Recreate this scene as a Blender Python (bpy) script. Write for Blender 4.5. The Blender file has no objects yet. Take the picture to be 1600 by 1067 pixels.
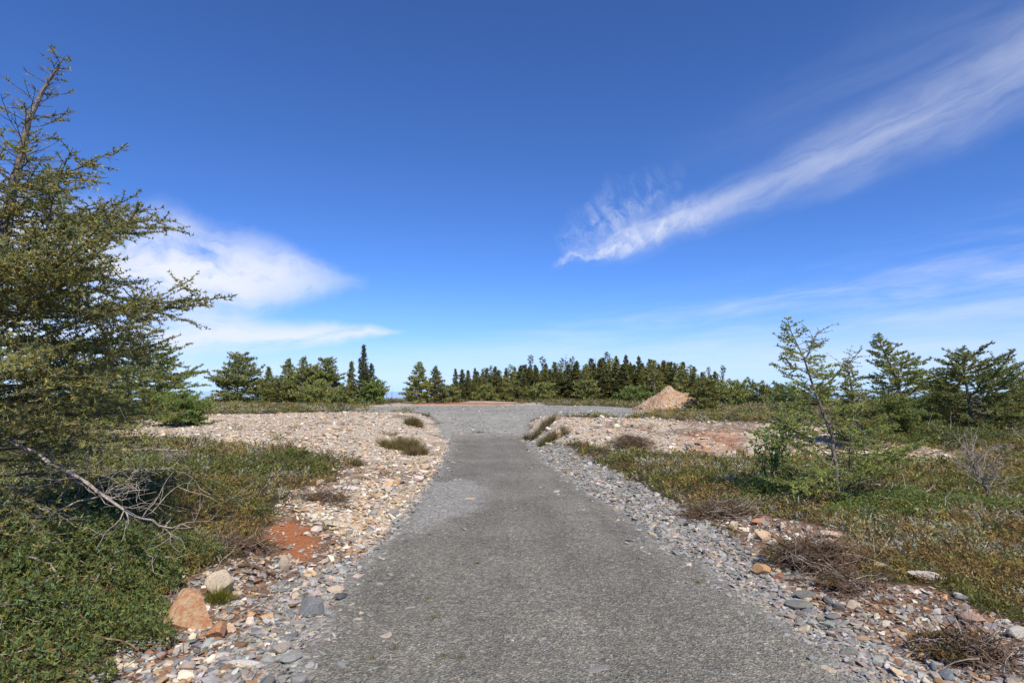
import bpy, bmesh, math
import numpy as np
from mathutils import Vector
scene = bpy.context.scene
C = scene.collection
rng = np.random.default_rng(11)
R = math.radians
# ------------------------------------------------------------------ camera
CAMZ, F, PITCH = 1.6, 900.0, R(4.9)
cam = bpy.data.cameras.new('camera'); cam.lens = 36.0 * F / 1600; cam.sensor_width = 36
cam.clip_start = 0.05; cam.clip_end = 60000
cam_o = bpy.data.objects.new('camera', cam); C.objects.link(cam_o)
cam_o.location = (0, 0, CAMZ); cam_o.rotation_euler = (math.pi / 2 + PITCH, 0, 0)
scene.camera = cam_o
scene.render.resolution_x, scene.render.resolution_y = 1024, 682
# ------------------------------------------------------------------ light
SUN_EL, SUN_AZ = R(49), R(162)          # azimuth from +Y, positive towards +X: the sun stands high behind the camera, a little to the right
sun = bpy.data.lights.new('sun', 'SUN'); sun.energy = 5.0; sun.angle = R(0.53); sun.color = (1, 0.94, 0.85)
sun_o = bpy.data.objects.new('sun', sun); C.objects.link(sun_o)
sd = Vector((math.sin(SUN_AZ) * math.cos(SUN_EL), math.cos(SUN_AZ) * math.cos(SUN_EL), math.sin(SUN_EL)))
sun_o.rotation_euler = sd.to_track_quat('Z', 'Y').to_euler()
scene.view_settings.view_transform = 'Standard'; scene.view_settings.look = 'None'
scene.view_settings.exposure = 0.06; scene.view_settings.gamma = 1.0
scene.view_settings.use_curve_mapping = False
scene.cycles.use_denoising = True
scene.cycles.max_bounces = 6; scene.cycles.transparent_max_bounces = 8

def pix_dir(px, py):
    u, v = (px - 800) / F, (533.5 - py) / F
    c, s = math.cos(PITCH), math.sin(PITCH)
    d = np.array([u, c - v * s, s + v * c]); return d / np.linalg.norm(d)
def azel(px, py):
    d = pix_dir(px, py); return math.atan2(d[0], d[1]), math.asin(d[2])

# ------------------------------------------------------------------ world: sky and thin high cloud
W = bpy.data.worlds.new('World'); scene.world = W; W.use_nodes = True
nt = W.node_tree; nt.nodes.clear()
def N(t, **kw):
    n = nt.nodes.new(t)
    for k, v in kw.items(): setattr(n, k, v)
    return n
def sock(i, v):
    if isinstance(v, bpy.types.NodeSocket): nt.links.new(v, i)
    else: i.default_value = v
def M(op, a, b=0.0, c=0.0, clamp=False):
    n = N('ShaderNodeMath', operation=op, use_clamp=clamp)
    for i, v in zip(n.inputs, (a, b, c)): sock(i, v)
    return n.outputs[0]
def sstep(x, lo, hi):
    n = N('ShaderNodeMapRange', interpolation_type='SMOOTHSTEP'); n.clamp = True
    sock(n.inputs[0], x); n.inputs[1].default_value = lo; n.inputs[2].default_value = hi
    return n.outputs[0]
def curve(x, pts):
    n = N('ShaderNodeFloatCurve'); cm = n.mapping; cu = cm.curves[0]
    cm.use_clip = False
    cu.points[0].location = pts[0]; cu.points[1].location = pts[-1]
    for p in pts[1:-1]: cu.points.new(*p)
    for p in cu.points: p.handle_type = 'VECTOR'
    cm.extend = 'HORIZONTAL'; cm.update(); sock(n.inputs[1], x); return n.outputs[0]
sky = N('ShaderNodeTexSky', sky_type='NISHITA', sun_disc=False)
sky.sun_elevation = SUN_EL; sky.sun_rotation = SUN_AZ
sky.altitude = 80; sky.air_density = 0.7; sky.dust_density = 0.0; sky.ozone_density = 6.0
SKYSTR = 0.12
tc = N('ShaderNodeTexCoord'); sx = N('ShaderNodeSeparateXYZ'); nt.links.new(tc.outputs['Generated'], sx.inputs[0])
AZ = M('ARCTAN2', sx.outputs[0], sx.outputs[1]); EL = M('ARCSINE', sx.outputs[2])
def cnoise(a, b, sa, sb, scale, detail=6, dist=0.6, rough=0.6, off=0.0):
    cx = N('ShaderNodeCombineXYZ'); sock(cx.inputs[0], M('MULTIPLY', a, sa)); sock(cx.inputs[1], M('MULTIPLY', b, sb)); cx.inputs[2].default_value = off
    n = N('ShaderNodeTexNoise'); n.inputs['Scale'].default_value = scale; n.inputs['Detail'].default_value = detail
    n.inputs['Roughness'].default_value = rough; n.inputs['Distortion'].default_value = dist
    nt.links.new(cx.outputs[0], n.inputs['Vector']); return n.outputs[0]
def streak(p0, p1, width_pts, along_pts, off, sa, sb, scale, lo, hi, warp=0.05, dist=0.6):
    """a cloud along the great line p0->p1 (pixels give directions only): half width and strength run along it"""
    a0, e0 = azel(*p0); a1, e1 = azel(*p1); L = math.hypot(a1 - a0, e1 - e0); ct, st = (a1 - a0) / L, (e1 - e0) / L
    da, de = M('SUBTRACT', AZ, a0), M('SUBTRACT', EL, e0)
    a = M('DIVIDE', M('ADD', M('MULTIPLY', da, ct), M('MULTIPLY', de, st)), L)
    b = M('SUBTRACT', M('MULTIPLY', de, ct), M('MULTIPLY', da, st))
    wn = cnoise(a, b, 1.0, 1.0 / L, 5.0, 4, 0.3, 0.55, off + 3)
    b2 = M('ADD', b, M('MULTIPLY', M('SUBTRACT', wn, 0.5), warp))
    hw = curve(a, width_pts)
    prof = M('SUBTRACT', 1.0, M('DIVIDE', M('ABSOLUTE', b2), M('MAXIMUM', hw, 0.0005)))
    prof = sstep(prof, 0.0, 1.0)
    st_ = M('MAXIMUM', curve(a, along_pts), 0.0)
    n = sstep(cnoise(a, b2, sa, sb, scale, 8, dist, 0.62, off), lo, hi)
    return M('MULTIPLY', M('MULTIPLY', prof, st_), n)
def combine(ms):
    inv = None
    for m in ms:
        k = M('SUBTRACT', 1.0, m, clamp=True); inv = k if inv is None else M('MULTIPLY', inv, k)
    return M('SUBTRACT', 1.0, inv, clamp=True)
clouds = combine([
    # long streak rising to the right, with its torn bright head
    streak((900, 396), (1600, 108), [(-.2, .02), (0, .03), (.12, .045), (.25, .045), (.5, .052), (1, .08), (1.6, .12)],
           [(-.2, 0), (-.04, 0), (.08, .3), (.2, .5), (.35, .42), (1, .36), (1.5, .2), (2, 0)], 1.0, 1.2, 12, 2.8, .12, .75, .045, .5),
    streak((868, 415), (1110, 325), [(-.3, .01), (0, .012), (.3, .022), (.6, .03), (1, .03), (1.4, .02)],
           [(-.3, 0), (-.05, 0), (.05, .55), (.4, .8), (.65, .75), (1, .25), (1.4, 0)], 4.0, 3, 16, 2.6, .34, .72, .06, .5),
    streak((872, 385), (1040, 290), [(-.3, .02), (0, .035), (.5, .065), (1, .05), (1.4, .01)],
           [(-.3, 0), (-.02, 0), (.1, .5), (.5, .55), (1, .25), (1.2, 0)], 7.0, 3, 9, 2.8, .36, .85, .06, .6),
    # broad faint band above it
    streak((1000, 260), (1600, 10), [(-.2, .06), (0, .08), (1, .14), (2, .16)], [(-.2, 0), (0, 0), (.4, .06), (1, .1), (1.8, 0)], 9.0, .7, 6, 2.5, .2, .8, .02),
    # bank of cloud on the left
    streak((-150, 380), (530, 440), [(-.6, .06), (0, .12), (.5, .11), (.75, .085), (.92, .045), (1.05, .025), (1.3, .015)],
           [(-.6, 0), (-.3, .8), (.3, 1.0), (.65, .98), (.82, .85), (.95, .5), (1.1, 0), (1.3, 0)], 12.0, 1.8, 10, 2.4, .20, .56, .08, .5),
    streak((-100, 520), (630, 519), [(-.5, .06), (0, .075), (.5, .055), (.75, .032), (.92, .016), (1, .005), (1.3, .005)],
           [(-.5, 0), (-.2, .7), (.4, .9), (.8, .9), (.95, .8), (1.0, .3), (1.02, 0), (1.3, 0)], 15.0, 2.0, 12, 2.4, .20, .6, .04, .4),
    # thin veils low over the right
    streak((700, 540), (1700, 420), [(-.2, .03), (0, .04), (.5, .09), (1, .13), (1.6, .12)], [(-.2, 0), (0, 0), (.25, .45), (.7, .6), (1.2, .6), (1.8, 0)], 18.0, 1.6, 12, 2.2, .35, .9, .015, .3),
    streak((500, 585), (1900, 560), [(-.5, .07), (0, .075), (1, .10), (1.5, .08)], [(-1.2, 0), (-.5, .4), (.5, .55), (1, .6), (1.6, .3), (2.2, 0)], 21.0, 2, 12, 2.0, .1, .8, .02),
])
mixc = N('ShaderNodeMix', data_type='RGBA'); haze_low = M('MULTIPLY', M('POWER', M('SUBTRACT', 1.0, sstep(EL, -0.12, 0.22)), 1.3), 1.0)
sock(mixc.inputs[0], M('MULTIPLY', clouds, sstep(EL, -.02, .03)))
hs = N('ShaderNodeMix', data_type='RGBA', blend_type='MULTIPLY'); hs.inputs[0].default_value = 1.0; hs.inputs[7].default_value = (.74, 1.03, 1.47, 1)
nt.links.new(sky.outputs[0], hs.inputs[6])
hz_mix = N('ShaderNodeMix', data_type='RGBA'); sock(hz_mix.inputs[0], haze_low); nt.links.new(hs.outputs[2], hz_mix.inputs[6]); hz_mix.inputs[7].default_value = (3.9, 5.3, 7.8, 1)   # pale sea haze along the horizon
nt.links.new(hz_mix.outputs[2], mixc.inputs[6]); mixc.inputs[7].default_value = (7.0, 7.3, 8.1, 1)
bg = N('ShaderNodeBackground'); bg.inputs[1].default_value = SKYSTR; nt.links.new(mixc.outputs[2], bg.inputs[0])
wo = N('ShaderNodeOutputWorld'); nt.links.new(bg.outputs[0], wo.inputs[0])

# ------------------------------------------------------------------ helpers
def smooth(a, b, x):
    t = np.clip((np.asarray(x, float) - a) / (b - a), 0, 1); return t * t * (3 - 2 * t)
_tab = np.random.default_rng(5).random(65536)
def vnoise(x, y, s, seed=0):
    x = np.asarray(x, float) * s + 137.3 + seed * 17.17; y = np.asarray(y, float) * s + 71.9 - seed * 9.31
    xi, yi = np.floor(x).astype(int), np.floor(y).astype(int); fx, fy = x - xi, y - yi
    fx, fy = fx * fx * (3 - 2 * fx), fy * fy * (3 - 2 * fy)
    def h(a, b): return _tab[((a * 7919) ^ (b * 104729) ^ (seed * 1299709)) & 65535]
    return (h(xi, yi) * (1 - fx) + h(xi + 1, yi) * fx) * (1 - fy) + (h(xi, yi + 1) * (1 - fx) + h(xi + 1, yi + 1) * fx) * fy
def fbm(x, y, s, o=4, seed=0):
    r, a, t = 0, 1.0, 0
    for k in range(o): r = r + a * vnoise(x, y, s * 2 ** k, seed + k); t += a; a *= .5
    return r / t
def mesh(name, V, Fc, mats, colors=None, mat_idx=None, smooth_sh=False):
    V = np.asarray(V, np.float32); Fc = np.asarray(Fc, np.int32); k = Fc.shape[1]
    m = bpy.data.meshes.new(name); m.vertices.add(len(V)); m.vertices.foreach_set('co', V.ravel())
    m.loops.add(Fc.size); m.loops.foreach_set('vertex_index', Fc.ravel())
    m.polygons.add(len(Fc)); m.polygons.foreach_set('loop_start', np.arange(0, Fc.size, k, dtype=np.int32))
    if mat_idx is not None: m.polygons.foreach_set('material_index', np.asarray(mat_idx, np.int32))
    m.polygons.foreach_set('use_smooth', np.full(len(Fc), smooth_sh))
    for x in (mats if isinstance(mats, (list, tuple)) else [mats]): m.materials.append(x)
    if colors is not None:
        ca = m.color_attributes.new('Col', 'FLOAT_COLOR', 'POINT'); c4 = np.ones((len(V), 4), np.float32); c4[:, :3] = colors
        ca.data.foreach_set('color', c4.ravel())
    m.update(calc_edges=True); return m
def link(name, data, parent=None, loc=None, rot=None, scl=None):
    o = bpy.data.objects.new(name, data); C.objects.link(o)
    if parent: o.parent = parent
    if loc is not None: o.location = [float(q) for q in loc]
    if rot is not None: o.rotation_euler = rot
    if scl is not None: o.scale = scl if isinstance(scl, (tuple, list)) else (scl,) * 3
    return o
def tag(o, label=None, cat=None, group=None, kind=None):
    for k, v in (('label', label), ('category', cat), ('group', group), ('kind', kind)):
        if v: o[k] = v
    return o
class Mat:
    """small node builder for a principled material"""
    def __init__(s, name):
        s.m = bpy.data.materials.new(name); s.m.use_nodes = True; s.t = s.m.node_tree
        s.b = s.t.nodes['Principled BSDF']; s.b.inputs['Specular IOR Level'].default_value = 0.25
    def n(s, t, **kw):
        x = s.t.nodes.new(t)
        for k, v in kw.items(): setattr(x, k, v)
        return x
    def l(s, a, b): s.t.links.new(a, b)
    def noise(s, scale, detail=4, vec=None, rough=.6):
        x = s.n('ShaderNodeTexNoise'); x.inputs['Scale'].default_value = scale; x.inputs['Detail'].default_value = detail; x.inputs['Roughness'].default_value = rough
        s.l(vec or s.pos(), x.inputs['Vector']); return x.outputs[0]
    def pos(s):
        if not hasattr(s, '_p'): s._p = s.n('ShaderNodeNewGeometry').outputs['Position']
        return s._p
    def obj(s):
        if not hasattr(s, '_o'): s._o = s.n('ShaderNodeTexCoord').outputs['Object']
        return s._o
    def voro(s, scale, vec=None, feature='F1'):
        x = s.n('ShaderNodeTexVoronoi', feature=feature); x.inputs['Scale'].default_value = scale
        s.l(vec or s.pos(), x.inputs['Vector']); return x
    def ramp(s, fac, stops, interp='LINEAR'):
        x = s.n('ShaderNodeValToRGB'); r = x.color_ramp; r.interpolation = interp
        while len(r.elements) < len(stops): r.elements.new(.5)
        for e, (p, c) in zip(r.elements, stops): e.position = p; e.color = (*c, 1)
        s.l(fac, x.inputs[0]); return x.outputs[0]
    def mix(s, fac, a, b, mode='MIX'):
        x = s.n('ShaderNodeMix', data_type='RGBA', blend_type=mode)
        for i, v in ((0, fac), (6, a), (7, b)):
            if isinstance(v, bpy.types.NodeSocket): s.l(v, x.inputs[i])
            else: x.inputs[i].default_value = v if i == 0 else (*v, 1)
        return x.outputs[2]
    def attr(s, name):
        return s.n('ShaderNodeAttribute', attribute_name=name)
    def math(s, op, a, b):
        x = s.n('ShaderNodeMath', operation=op)
        for i, v in enumerate((a, b)):
            if isinstance(v, bpy.types.NodeSocket): s.l(v, x.inputs[i])
            else: x.inputs[i].default_value = v
        return x.outputs[0]
    def bump(s, h, strength=.5, dist=.02):
        x = s.n('ShaderNodeBump'); x.inputs['Strength'].default_value = strength; x.inputs['Distance'].default_value = dist
        s.l(h, x.inputs['Height']); s.l(x.outputs[0], s.b.inputs['Normal'])
    def col(s, c, rough=.85):
        if isinstance(c, bpy.types.NodeSocket): s.l(c, s.b.inputs['Base Color'])
        else: s.b.inputs['Base Color'].default_value = (*c, 1)
        s.b.inputs['Roughness'].default_value = rough; return s.m

# ------------------------------------------------------------------ materials
def gravel_color(k, stops, sc, stops_w=None):
    v = k.voro(sc); r = k.n('ShaderNodeSeparateColor'); k.l(v.outputs['Color'], r.inputs[0])
    return k.ramp(r.outputs[0], stops, 'CONSTANT'), v
GREYS = [(0, (.085, .082, .07)), (.2, (.165, .158, .132)), (.38, (.23, .217, .18)), (.55, (.12, .112, .094)), (.68, (.31, .295, .25)), (.82, (.20, .155, .11)), (.92, (.47, .44, .37))]
SLATE = [(0, (.17, .172, .165)), (.25, (.27, .27, .25)), (.5, (.35, .345, .315)), (.7, (.21, .208, .19)), (.85, (.43, .41, .36)), (.94, (.52, .41, .28))]
PALES = [(0, (.52, .42, .29)), (.22, (.64, .54, .40)), (.42, (.38, .26, .16)), (.58, (.70, .62, .49)), (.76, (.44, .38, .30)), (.88, (.25, .23, .21)), (.95, (.5, .3, .16))]
k = Mat('driveway_gravel')
c1, v1 = gravel_color(k, GREYS, 75); c2, v2 = gravel_color(k, GREYS, 150)
c3, v3 = gravel_color(k, GREYS, 38)
cm_ = k.mix(.35, c1, c2); cm_ = k.mix(.3, cm_, c3)
wear = k.ramp(k.noise(.7, 7, None, .65), [(.32, (.80, .79, .76)), (.5, (1.0, .99, .95)), (.68, (1.24, 1.22, 1.16))])
mp = k.n('ShaderNodeMapping'); mp.inputs['Scale'].default_value = (2.4, .22, 1); k.l(k.pos(), mp.inputs[0])
wear = k.mix(1.0, wear, k.ramp(k.noise(1.0, 5, mp.outputs[0], .6), [(.35, (.89, .885, .87)), (.62, (1.08, 1.08, 1.07))]), 'MULTIPLY')
cm_ = k.mix(1.0, cm_, wear, 'MULTIPLY')
# compacted brown fines and dry grey patches
cm_ = k.mix(k.ramp(k.noise(2.3, 6), [(.5, (0, 0, 0)), (.8, (.5, .5, .5))]), cm_, (.24, .215, .17))
k.bump(k.math('ADD', v1.outputs['Distance'], k.math('MULTIPLY', k.noise(40, 3), .4)), .9, .012)
sp_ = k.n('ShaderNodeSeparateColor'); k.l(k.attr('Col').outputs['Color'], sp_.inputs[0])
light, _ = gravel_color(k, [(0, (.20, .195, .175)), (.3, (.34, .33, .295)), (.55, (.46, .44, .39)), (.8, (.25, .235, .205)), (.93, (.55, .44, .32))], 48)
cm_ = k.mix(k.ramp(k.math('ADD', sp_.outputs[0], k.math('MULTIPLY', k.math('SUBTRACT', k.noise(5, 6), .5), 1.1)), [(.4, (0, 0, 0)), (.8, (.7, .7, .7))]), cm_, light)
cm_ = k.mix(1.0, cm_, k.ramp(k.noise(130, 3, None, .8), [(.35, (.62, .62, .61)), (.5, (1, 1, 1)), (.66, (1.5, 1.47, 1.4))]), 'MULTIPLY')
M_DRIVE = k.col(cm_, .9)

k = Mat('ground')
pale, vp = gravel_color(k, PALES, 26); pale2, vp2 = gravel_color(k, PALES, 60); pale = k.mix(.45, pale, pale2)
slate, vs = gravel_color(k, SLATE, 42); slate2, _ = gravel_color(k, SLATE, 95); slate = k.mix(.45, slate, slate2); slate3, _ = gravel_color(k, SLATE, 7); slate = k.mix(.3, slate, slate3)
slate = k.mix(1.0, slate, k.ramp(k.noise(.5, 7, None, .7), [(.3, (.92, .89, .82)), (.55, (1.15, 1.12, 1.04)), (.72, (1.38, 1.33, 1.2))]), 'MULTIPLY')
soil = k.ramp(k.noise(7, 8, rough=.7), [(.25, (.09, .05, .03)), (.5, (.21, .125, .075)), (.75, (.36, .25, .16))])
orange = k.ramp(k.noise(30, 6, rough=.7), [(.3, (.36, .115, .035)), (.7, (.52, .20, .07))])
heath = k.ramp(k.noise(14, 8, rough=.75), [(.3, (.030, .022, .013)), (.55, (.075, .058, .027)), (.8, (.13, .11, .06))])
at = k.attr('Col'); sp = k.n('ShaderNodeSeparateColor'); k.l(at.outputs['Color'], sp.inputs[0])
at2 = k.attr('Col2'); sp2 = k.n('ShaderNodeSeparateColor'); k.l(at2.outputs['Color'], sp2.inputs[0])
base = heath
en = k.math('MULTIPLY', k.math('SUBTRACT', k.noise(9, 6), .5), .9)
def edge(s_):
    return k.ramp(k.math('ADD', s_, en), [(.38, (0, 0, 0)), (.62, (1, 1, 1))])
base = k.mix(edge(sp2.outputs[0]), base, soil)
base = k.mix(edge(sp.outputs[0]), base, pale)
base = k.mix(edge(sp.outputs[1]), base, slate)
base = k.mix(k.math('MULTIPLY', edge(sp.outputs[2]), .85), base, orange)
k.bump(k.math('ADD', vp.outputs['Distance'], k.noise(45, 5)), .8, .03)
M_GROUND = k.col(base, .95)

def stone_mat(name, use_obj):
    k = Mat(name)
    if use_obj:
        oi = k.n('ShaderNodeObjectInfo'); c = oi.outputs['Color']; vec = k.obj()
    else:
        c = k.attr('Col').outputs['Color']; vec = k.pos()
    n1 = k.noise(9, 8, vec, .7); n2 = k.noise(55, 5, vec, .7)
    c = k.mix(1.0, c, k.ramp(n1, [(.3, (.62, .58, .54)), (.7, (1.22, 1.2, 1.16))]), 'MULTIPLY')
    c = k.mix(1.0, c, k.ramp(n2, [(.3, (.82, .8, .78)), (.7, (1.12, 1.12, 1.12))]), 'MULTIPLY')
    k.bump(k.math('ADD', n1, k.math('MULTIPLY', n2, .4)), .7, .015)
    return k.col(c, .88)
M_STONE = stone_mat('stone', True); M_CHIP = stone_mat('stone_chips', False)
k = Mat('boulder_rust')
n1 = k.noise(5, 8, k.obj(), .65); n2 = k.noise(30, 6, k.obj(), .7)
oi = k.n('ShaderNodeObjectInfo')
c = k.mix(k.ramp(n1, [(.38, (0, 0, 0)), (.6, (1, 1, 1))]), oi.outputs['Color'], (.46, .215, .10))
c = k.mix(1.0, c, k.ramp(n2, [(.3, (.78, .76, .74)), (.7, (1.15, 1.15, 1.15))]), 'MULTIPLY')
k.bump(k.math('ADD', n1, k.math('MULTIPLY', n2, .35)), .8, .02); M_BOULDER = k.col(c, .9)
def leaf_mat(name, trans=.42):
    k = Mat(name); c = k.attr('Col').outputs['Color']; k.col(c, .55)
    tr = k.n('ShaderNodeBsdfTranslucent'); k.l(c, tr.inputs[0])
    mx = k.n('ShaderNodeMixShader'); mx.inputs[0].default_value = trans
    k.l(k.b.outputs[0], mx.inputs[1]); k.l(tr.outputs[0], mx.inputs[2])
    k.l(mx.outputs[0], k.t.nodes['Material Output'].inputs[0]); return k.m
M_LEAF = leaf_mat('foliage')
k = Mat('bark'); n1 = k.noise(30, 6, None, .7)
c = k.ramp(n1, [(.3, (.07, .055, .045)), (.5, (.18, .145, .12)), (.62, (.30, .27, .225)), (.72, (.45, .44, .37))])
k.bump(n1, .8, .01); M_BARK = k.col(c, .95)
k = Mat('dead_wood'); c = k.ramp(k.noise(22, 5), [(.3, (.18, .14, .105)), (.6, (.38, .32, .26)), (.8, (.52, .47, .39))]); M_DEAD = k.col(c, .9)
k = Mat('dark_twig'); c = k.ramp(k.noise(22, 5), [(.3, (.06, .035, .02)), (.6, (.17, .105, .065)), (.8, (.34, .25, .17))]); M_TWIG = k.col(c, .9)
k = Mat('sea_water'); k.b.inputs['Specular IOR Level'].default_value = .5
k.bump(k.noise(.05, 5), .1, .5); M_SEA = k.col((.10, .17, .24), .12)

# ------------------------------------------------------------------ the lie of the land
EY = np.array([-8, 0, 3.15, 3.69, 4.97, 7.58, 10.3, 13.1, 16, 20.6, 26])
def ex(px, y): return (px - 800) / F * y
EL_ = np.array([-1.2, -1.28, -1.34, ex(460, 3.69), ex(535, 4.97), ex(630, 7.58), ex(668, 10.3), ex(690, 13.1), ex(697, 16), ex(703, 20.6), -2.9])
ER_ = np.array([2.25, 2.1, ex(1362, 3.15), ex(1285, 3.69), ex(1150, 4.97), ex(985, 7.58), ex(905, 10.3), ex(860, 13.1), ex(838, 16), ex(815, 20.6), 0.25])
def edges(y): return np.interp(y, EY, EL_), np.interp(y, EY, ER_)
def height(x, y, cut=True):
    x = np.asarray(x, float); y = np.asarray(y, float); xl, xr = edges(y)
    sl, sr = xl - x, x - xr
    zd = .65 * smooth(18.5, 28, y)
    left = x < (xl + xr) / 2
    bank_l = .06 + .32 * smooth(.8, 3.2, sl) + .12 * smooth(3, 8, sl)
    bank_r = .03 + .10 * smooth(.4, 2.2, sr) + .05 * smooth(3, 10, sr)
    b0l, b1l = 13.5, 23.5; b0r = 13.0 - .12 * np.clip(x, 0, 12); b1r = b0r + 6.6
    full = np.where(left, bank_l + (.65 - bank_l) * smooth(b0l, b1l, y), bank_r + (.65 - bank_r) * smooth(b0r, b1r, y))
    lat = np.where(left, smooth(0, 2.3, sl), smooth(.0, 1.2, sr))
    z = zd + (full - zd) * lat
    z = z + .18 * smooth(40, 62, y)
    out = np.clip(np.maximum(sl, sr), 0, None)
    am = smooth(0.1, 1.5, out)
    z = z + am * (.10 * (fbm(x, y, .55, 3, 2) - .5) + .07 * (fbm(x, y, 2.2, 3, 5) - .5)) * (1 - .6 * smooth(20, 30, y) * (1 - smooth(40, 45, y)))
    z = z + .02 * (fbm(x, y, 6, 2, 9) - .5) * smooth(0, .3, out)
    d = np.hypot(x, y); ang = x / np.maximum(y, 1)
    start = np.where((ang > -.14) & (ang < .36) & (y > 0), 82, 54)
    z = z - 46 * smooth(0, 190, d - start) - .02 * np.clip(d - start, 0, 60)
    if cut: z = np.where((sl < -.12) & (sr < -.12) & (y < 20), z - .05, z)
    return z
def hz(x, y): return float(height(np.array([x]), np.array([y]), False)[0])
def ground(px, py):
    """where the line of sight through a pixel meets the land"""
    d = pix_dir(px, py); t = np.geomspace(1.5, 130, 2500)
    P = np.outer(t, d) + np.array([0, 0, CAMZ]); below = P[:, 2] <= height(P[:, 0], P[:, 1], False)
    i = int(np.argmax(below)) if below.any() else len(t) - 1
    return P[i]
def at(px, d):
    x = (px - 800) / F * d; return np.array([x, d, hz(x, d)])
def ztop(py, d): return CAMZ + d * math.tan(math.atan((533.5 - py) / F) + PITCH)
def poly(pts): return np.array([ground(*p)[:2] for p in pts])
def sdist(x, y, P):
    """signed distance to a polygon, positive inside"""
    x = np.asarray(x, float); y = np.asarray(y, float); ins = np.zeros(x.shape, bool); dm = np.full(x.shape, 1e9)
    for (x0, y0), (x1, y1) in zip(P, np.roll(P, -1, 0)):
        cross = ((y0 > y) != (y1 > y)) & (x < (x1 - x0) * (y - y0) / ((y1 - y0) + 1e-12) + x0); ins ^= cross
        L2 = (x1 - x0) ** 2 + (y1 - y0) ** 2 + 1e-12; t = np.clip(((x - x0) * (x1 - x0) + (y - y0) * (y1 - y0)) / L2, 0, 1)
        dm = np.minimum(dm, np.hypot(x - x0 - t * (x1 - x0), y - y0 - t * (y1 - y0)))
    return np.where(ins, dm, -dm)
P_LEFT = poly([(100, 668), (250, 649), (420, 646), (560, 643), (655, 646), (700, 668), (715, 700), (720, 740), (720, 800), (700, 880), (640, 1000), (600, 1090),
               (430, 1090), (470, 1000), (480, 930), (440, 890), (425, 850), (425, 805), (475, 770), (522, 745), (532, 716), (480, 704), (400, 699), (330, 690), (200, 686)])
P_SOILL = poly([(640, 1090), (640, 930), (560, 850), (480, 790), (430, 790), (405, 850), (340, 885), (255, 925), (175, 1000), (60, 1090)])
P_SLATEL = poly([(640, 1090), (660, 900), (650, 820), (720, 745), (720, 800), (600, 860), (520, 880), (440, 920), (400, 980), (340, 1040), (330, 1090)])
P_RIGHT = poly([(812, 674), (833, 656), (1000, 654), (1240, 661), (1330, 673), (1490, 703), (1475, 722), (1400, 718), (1250, 716), (1190, 712), (1100, 716), (1010, 706), (930, 697), (885, 692), (850, 692)])
P_SLATER = poly([(790, 690), (835, 684), (892, 703), (965, 740), (1066, 790), (1125, 828), (1190, 880), (1260, 945), (1340, 985), (1410, 1030), (1480, 1100), (1200, 1100), (1000, 850), (850, 740)])
P_SOILR = poly([(1110, 812), (1200, 808), (1330, 830), (1320, 870), (1350, 908), (1440, 915), (1530, 955), (1640, 985), (1660, 1100), (1430, 1100), (1330, 990), (1250, 945), (1170, 870)])
P_PAD = poly([(690, 684), (822, 684), (830, 656), (1000, 652), (1012, 645), (1050, 640), (1000, 638), (930, 634), (850, 633), (760, 633), (640, 634), (585, 636), (540, 642), (655, 645), (680, 655)])
P_RIM = poly([(545, 640), (585, 630), (650, 627), (760, 627), (850, 629), (850, 634), (760, 635), (640, 637)])
P_OR = [poly([(428, 812), (470, 812), (497, 846), (490, 884), (455, 876), (430, 850)]), poly([(640, 628), (830, 628.5), (800, 632), (640, 633)]),
        poly([(1040, 690), (1060, 668), (1170, 672), (1190, 700), (1120, 712), (1040, 708)])]
P_BARE = poly([(1395, 708), (1480, 700), (1500, 725), (1430, 726)])
def masks(x, y):
    w = (fbm(x, y, 1.6, 4, 21) - .5)
    def f(P, soft, amp=.5):
        d = sdist(x, y, P); sc = np.clip(np.hypot(x, y) / 12, .25, 2.5); return np.clip(.5 + (d + w * amp * sc) / (soft * sc), 0, 1)
    pl = np.maximum.reduce([f(P_LEFT, .5), f(P_RIGHT, .5), f(P_RIM, .5), f(P_BARE, .4)])
    sl = np.maximum.reduce([f(P_SLATEL, .5), f(P_SLATER, .35, .3), f(P_PAD, .4, .3)])
    so = np.maximum(f(P_SOILL, .5), f(P_SOILR, .5))
    og = np.maximum.reduce([f(P_OR[0], .75, .9), f(P_OR[1], .4) * .75, f(P_OR[2], .8) * .5])
    pl = pl * (1 - .72 * so) * (.45 + .55 * smooth(.36, .5, fbm(x, y, .9, 4, 51)))
    so = np.maximum(so, .8 * np.maximum(f(P_LEFT, .5), f(P_RIGHT, .5)))
    return pl, sl, so, og
# ground sheet
def axis(lo, hi, fine_lo, fine_hi, st, g=1.09):
    a = list(np.arange(fine_lo, fine_hi, st)); s = st
    while a[-1] < hi: s *= g; a.append(a[-1] + s)
    s = st
    while a[0] > lo: s *= g; a.insert(0, a[0] - s)
    return np.array(a)
gx, gy = axis(-900, 900, -5, 6, .08), axis(-300, 900, 2, 13, .085, 1.06)
X, Y = np.meshgrid(gx, gy); Z = height(X, Y)
nx, ny = len(gx), len(gy); idx = np.arange(nx * ny).reshape(ny, nx)
Q = np.stack([idx[:-1, :-1], idx[:-1, 1:], idx[1:, 1:], idx[1:, :-1]], -1).reshape(-1, 4)
pl, sl_, so, og = masks(X.ravel(), Y.ravel())
gm = mesh('ground', np.stack([X, Y, Z], -1).reshape(-1, 3), Q, M_GROUND, np.stack([pl, sl_, og], -1), None, True)
ca = gm.color_attributes.new('Col2', 'FLOAT_COLOR', 'POINT'); c4 = np.ones((nx * ny, 4), np.float32); c4[:, 0] = so; c4[:, 1] = 0; c4[:, 2] = 0
ca.data.foreach_set('color', c4.ravel())
tag(link('ground', gm), 'stony barren land with heath, bare soil and spread pale gravel', 'ground', kind='structure')
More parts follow.
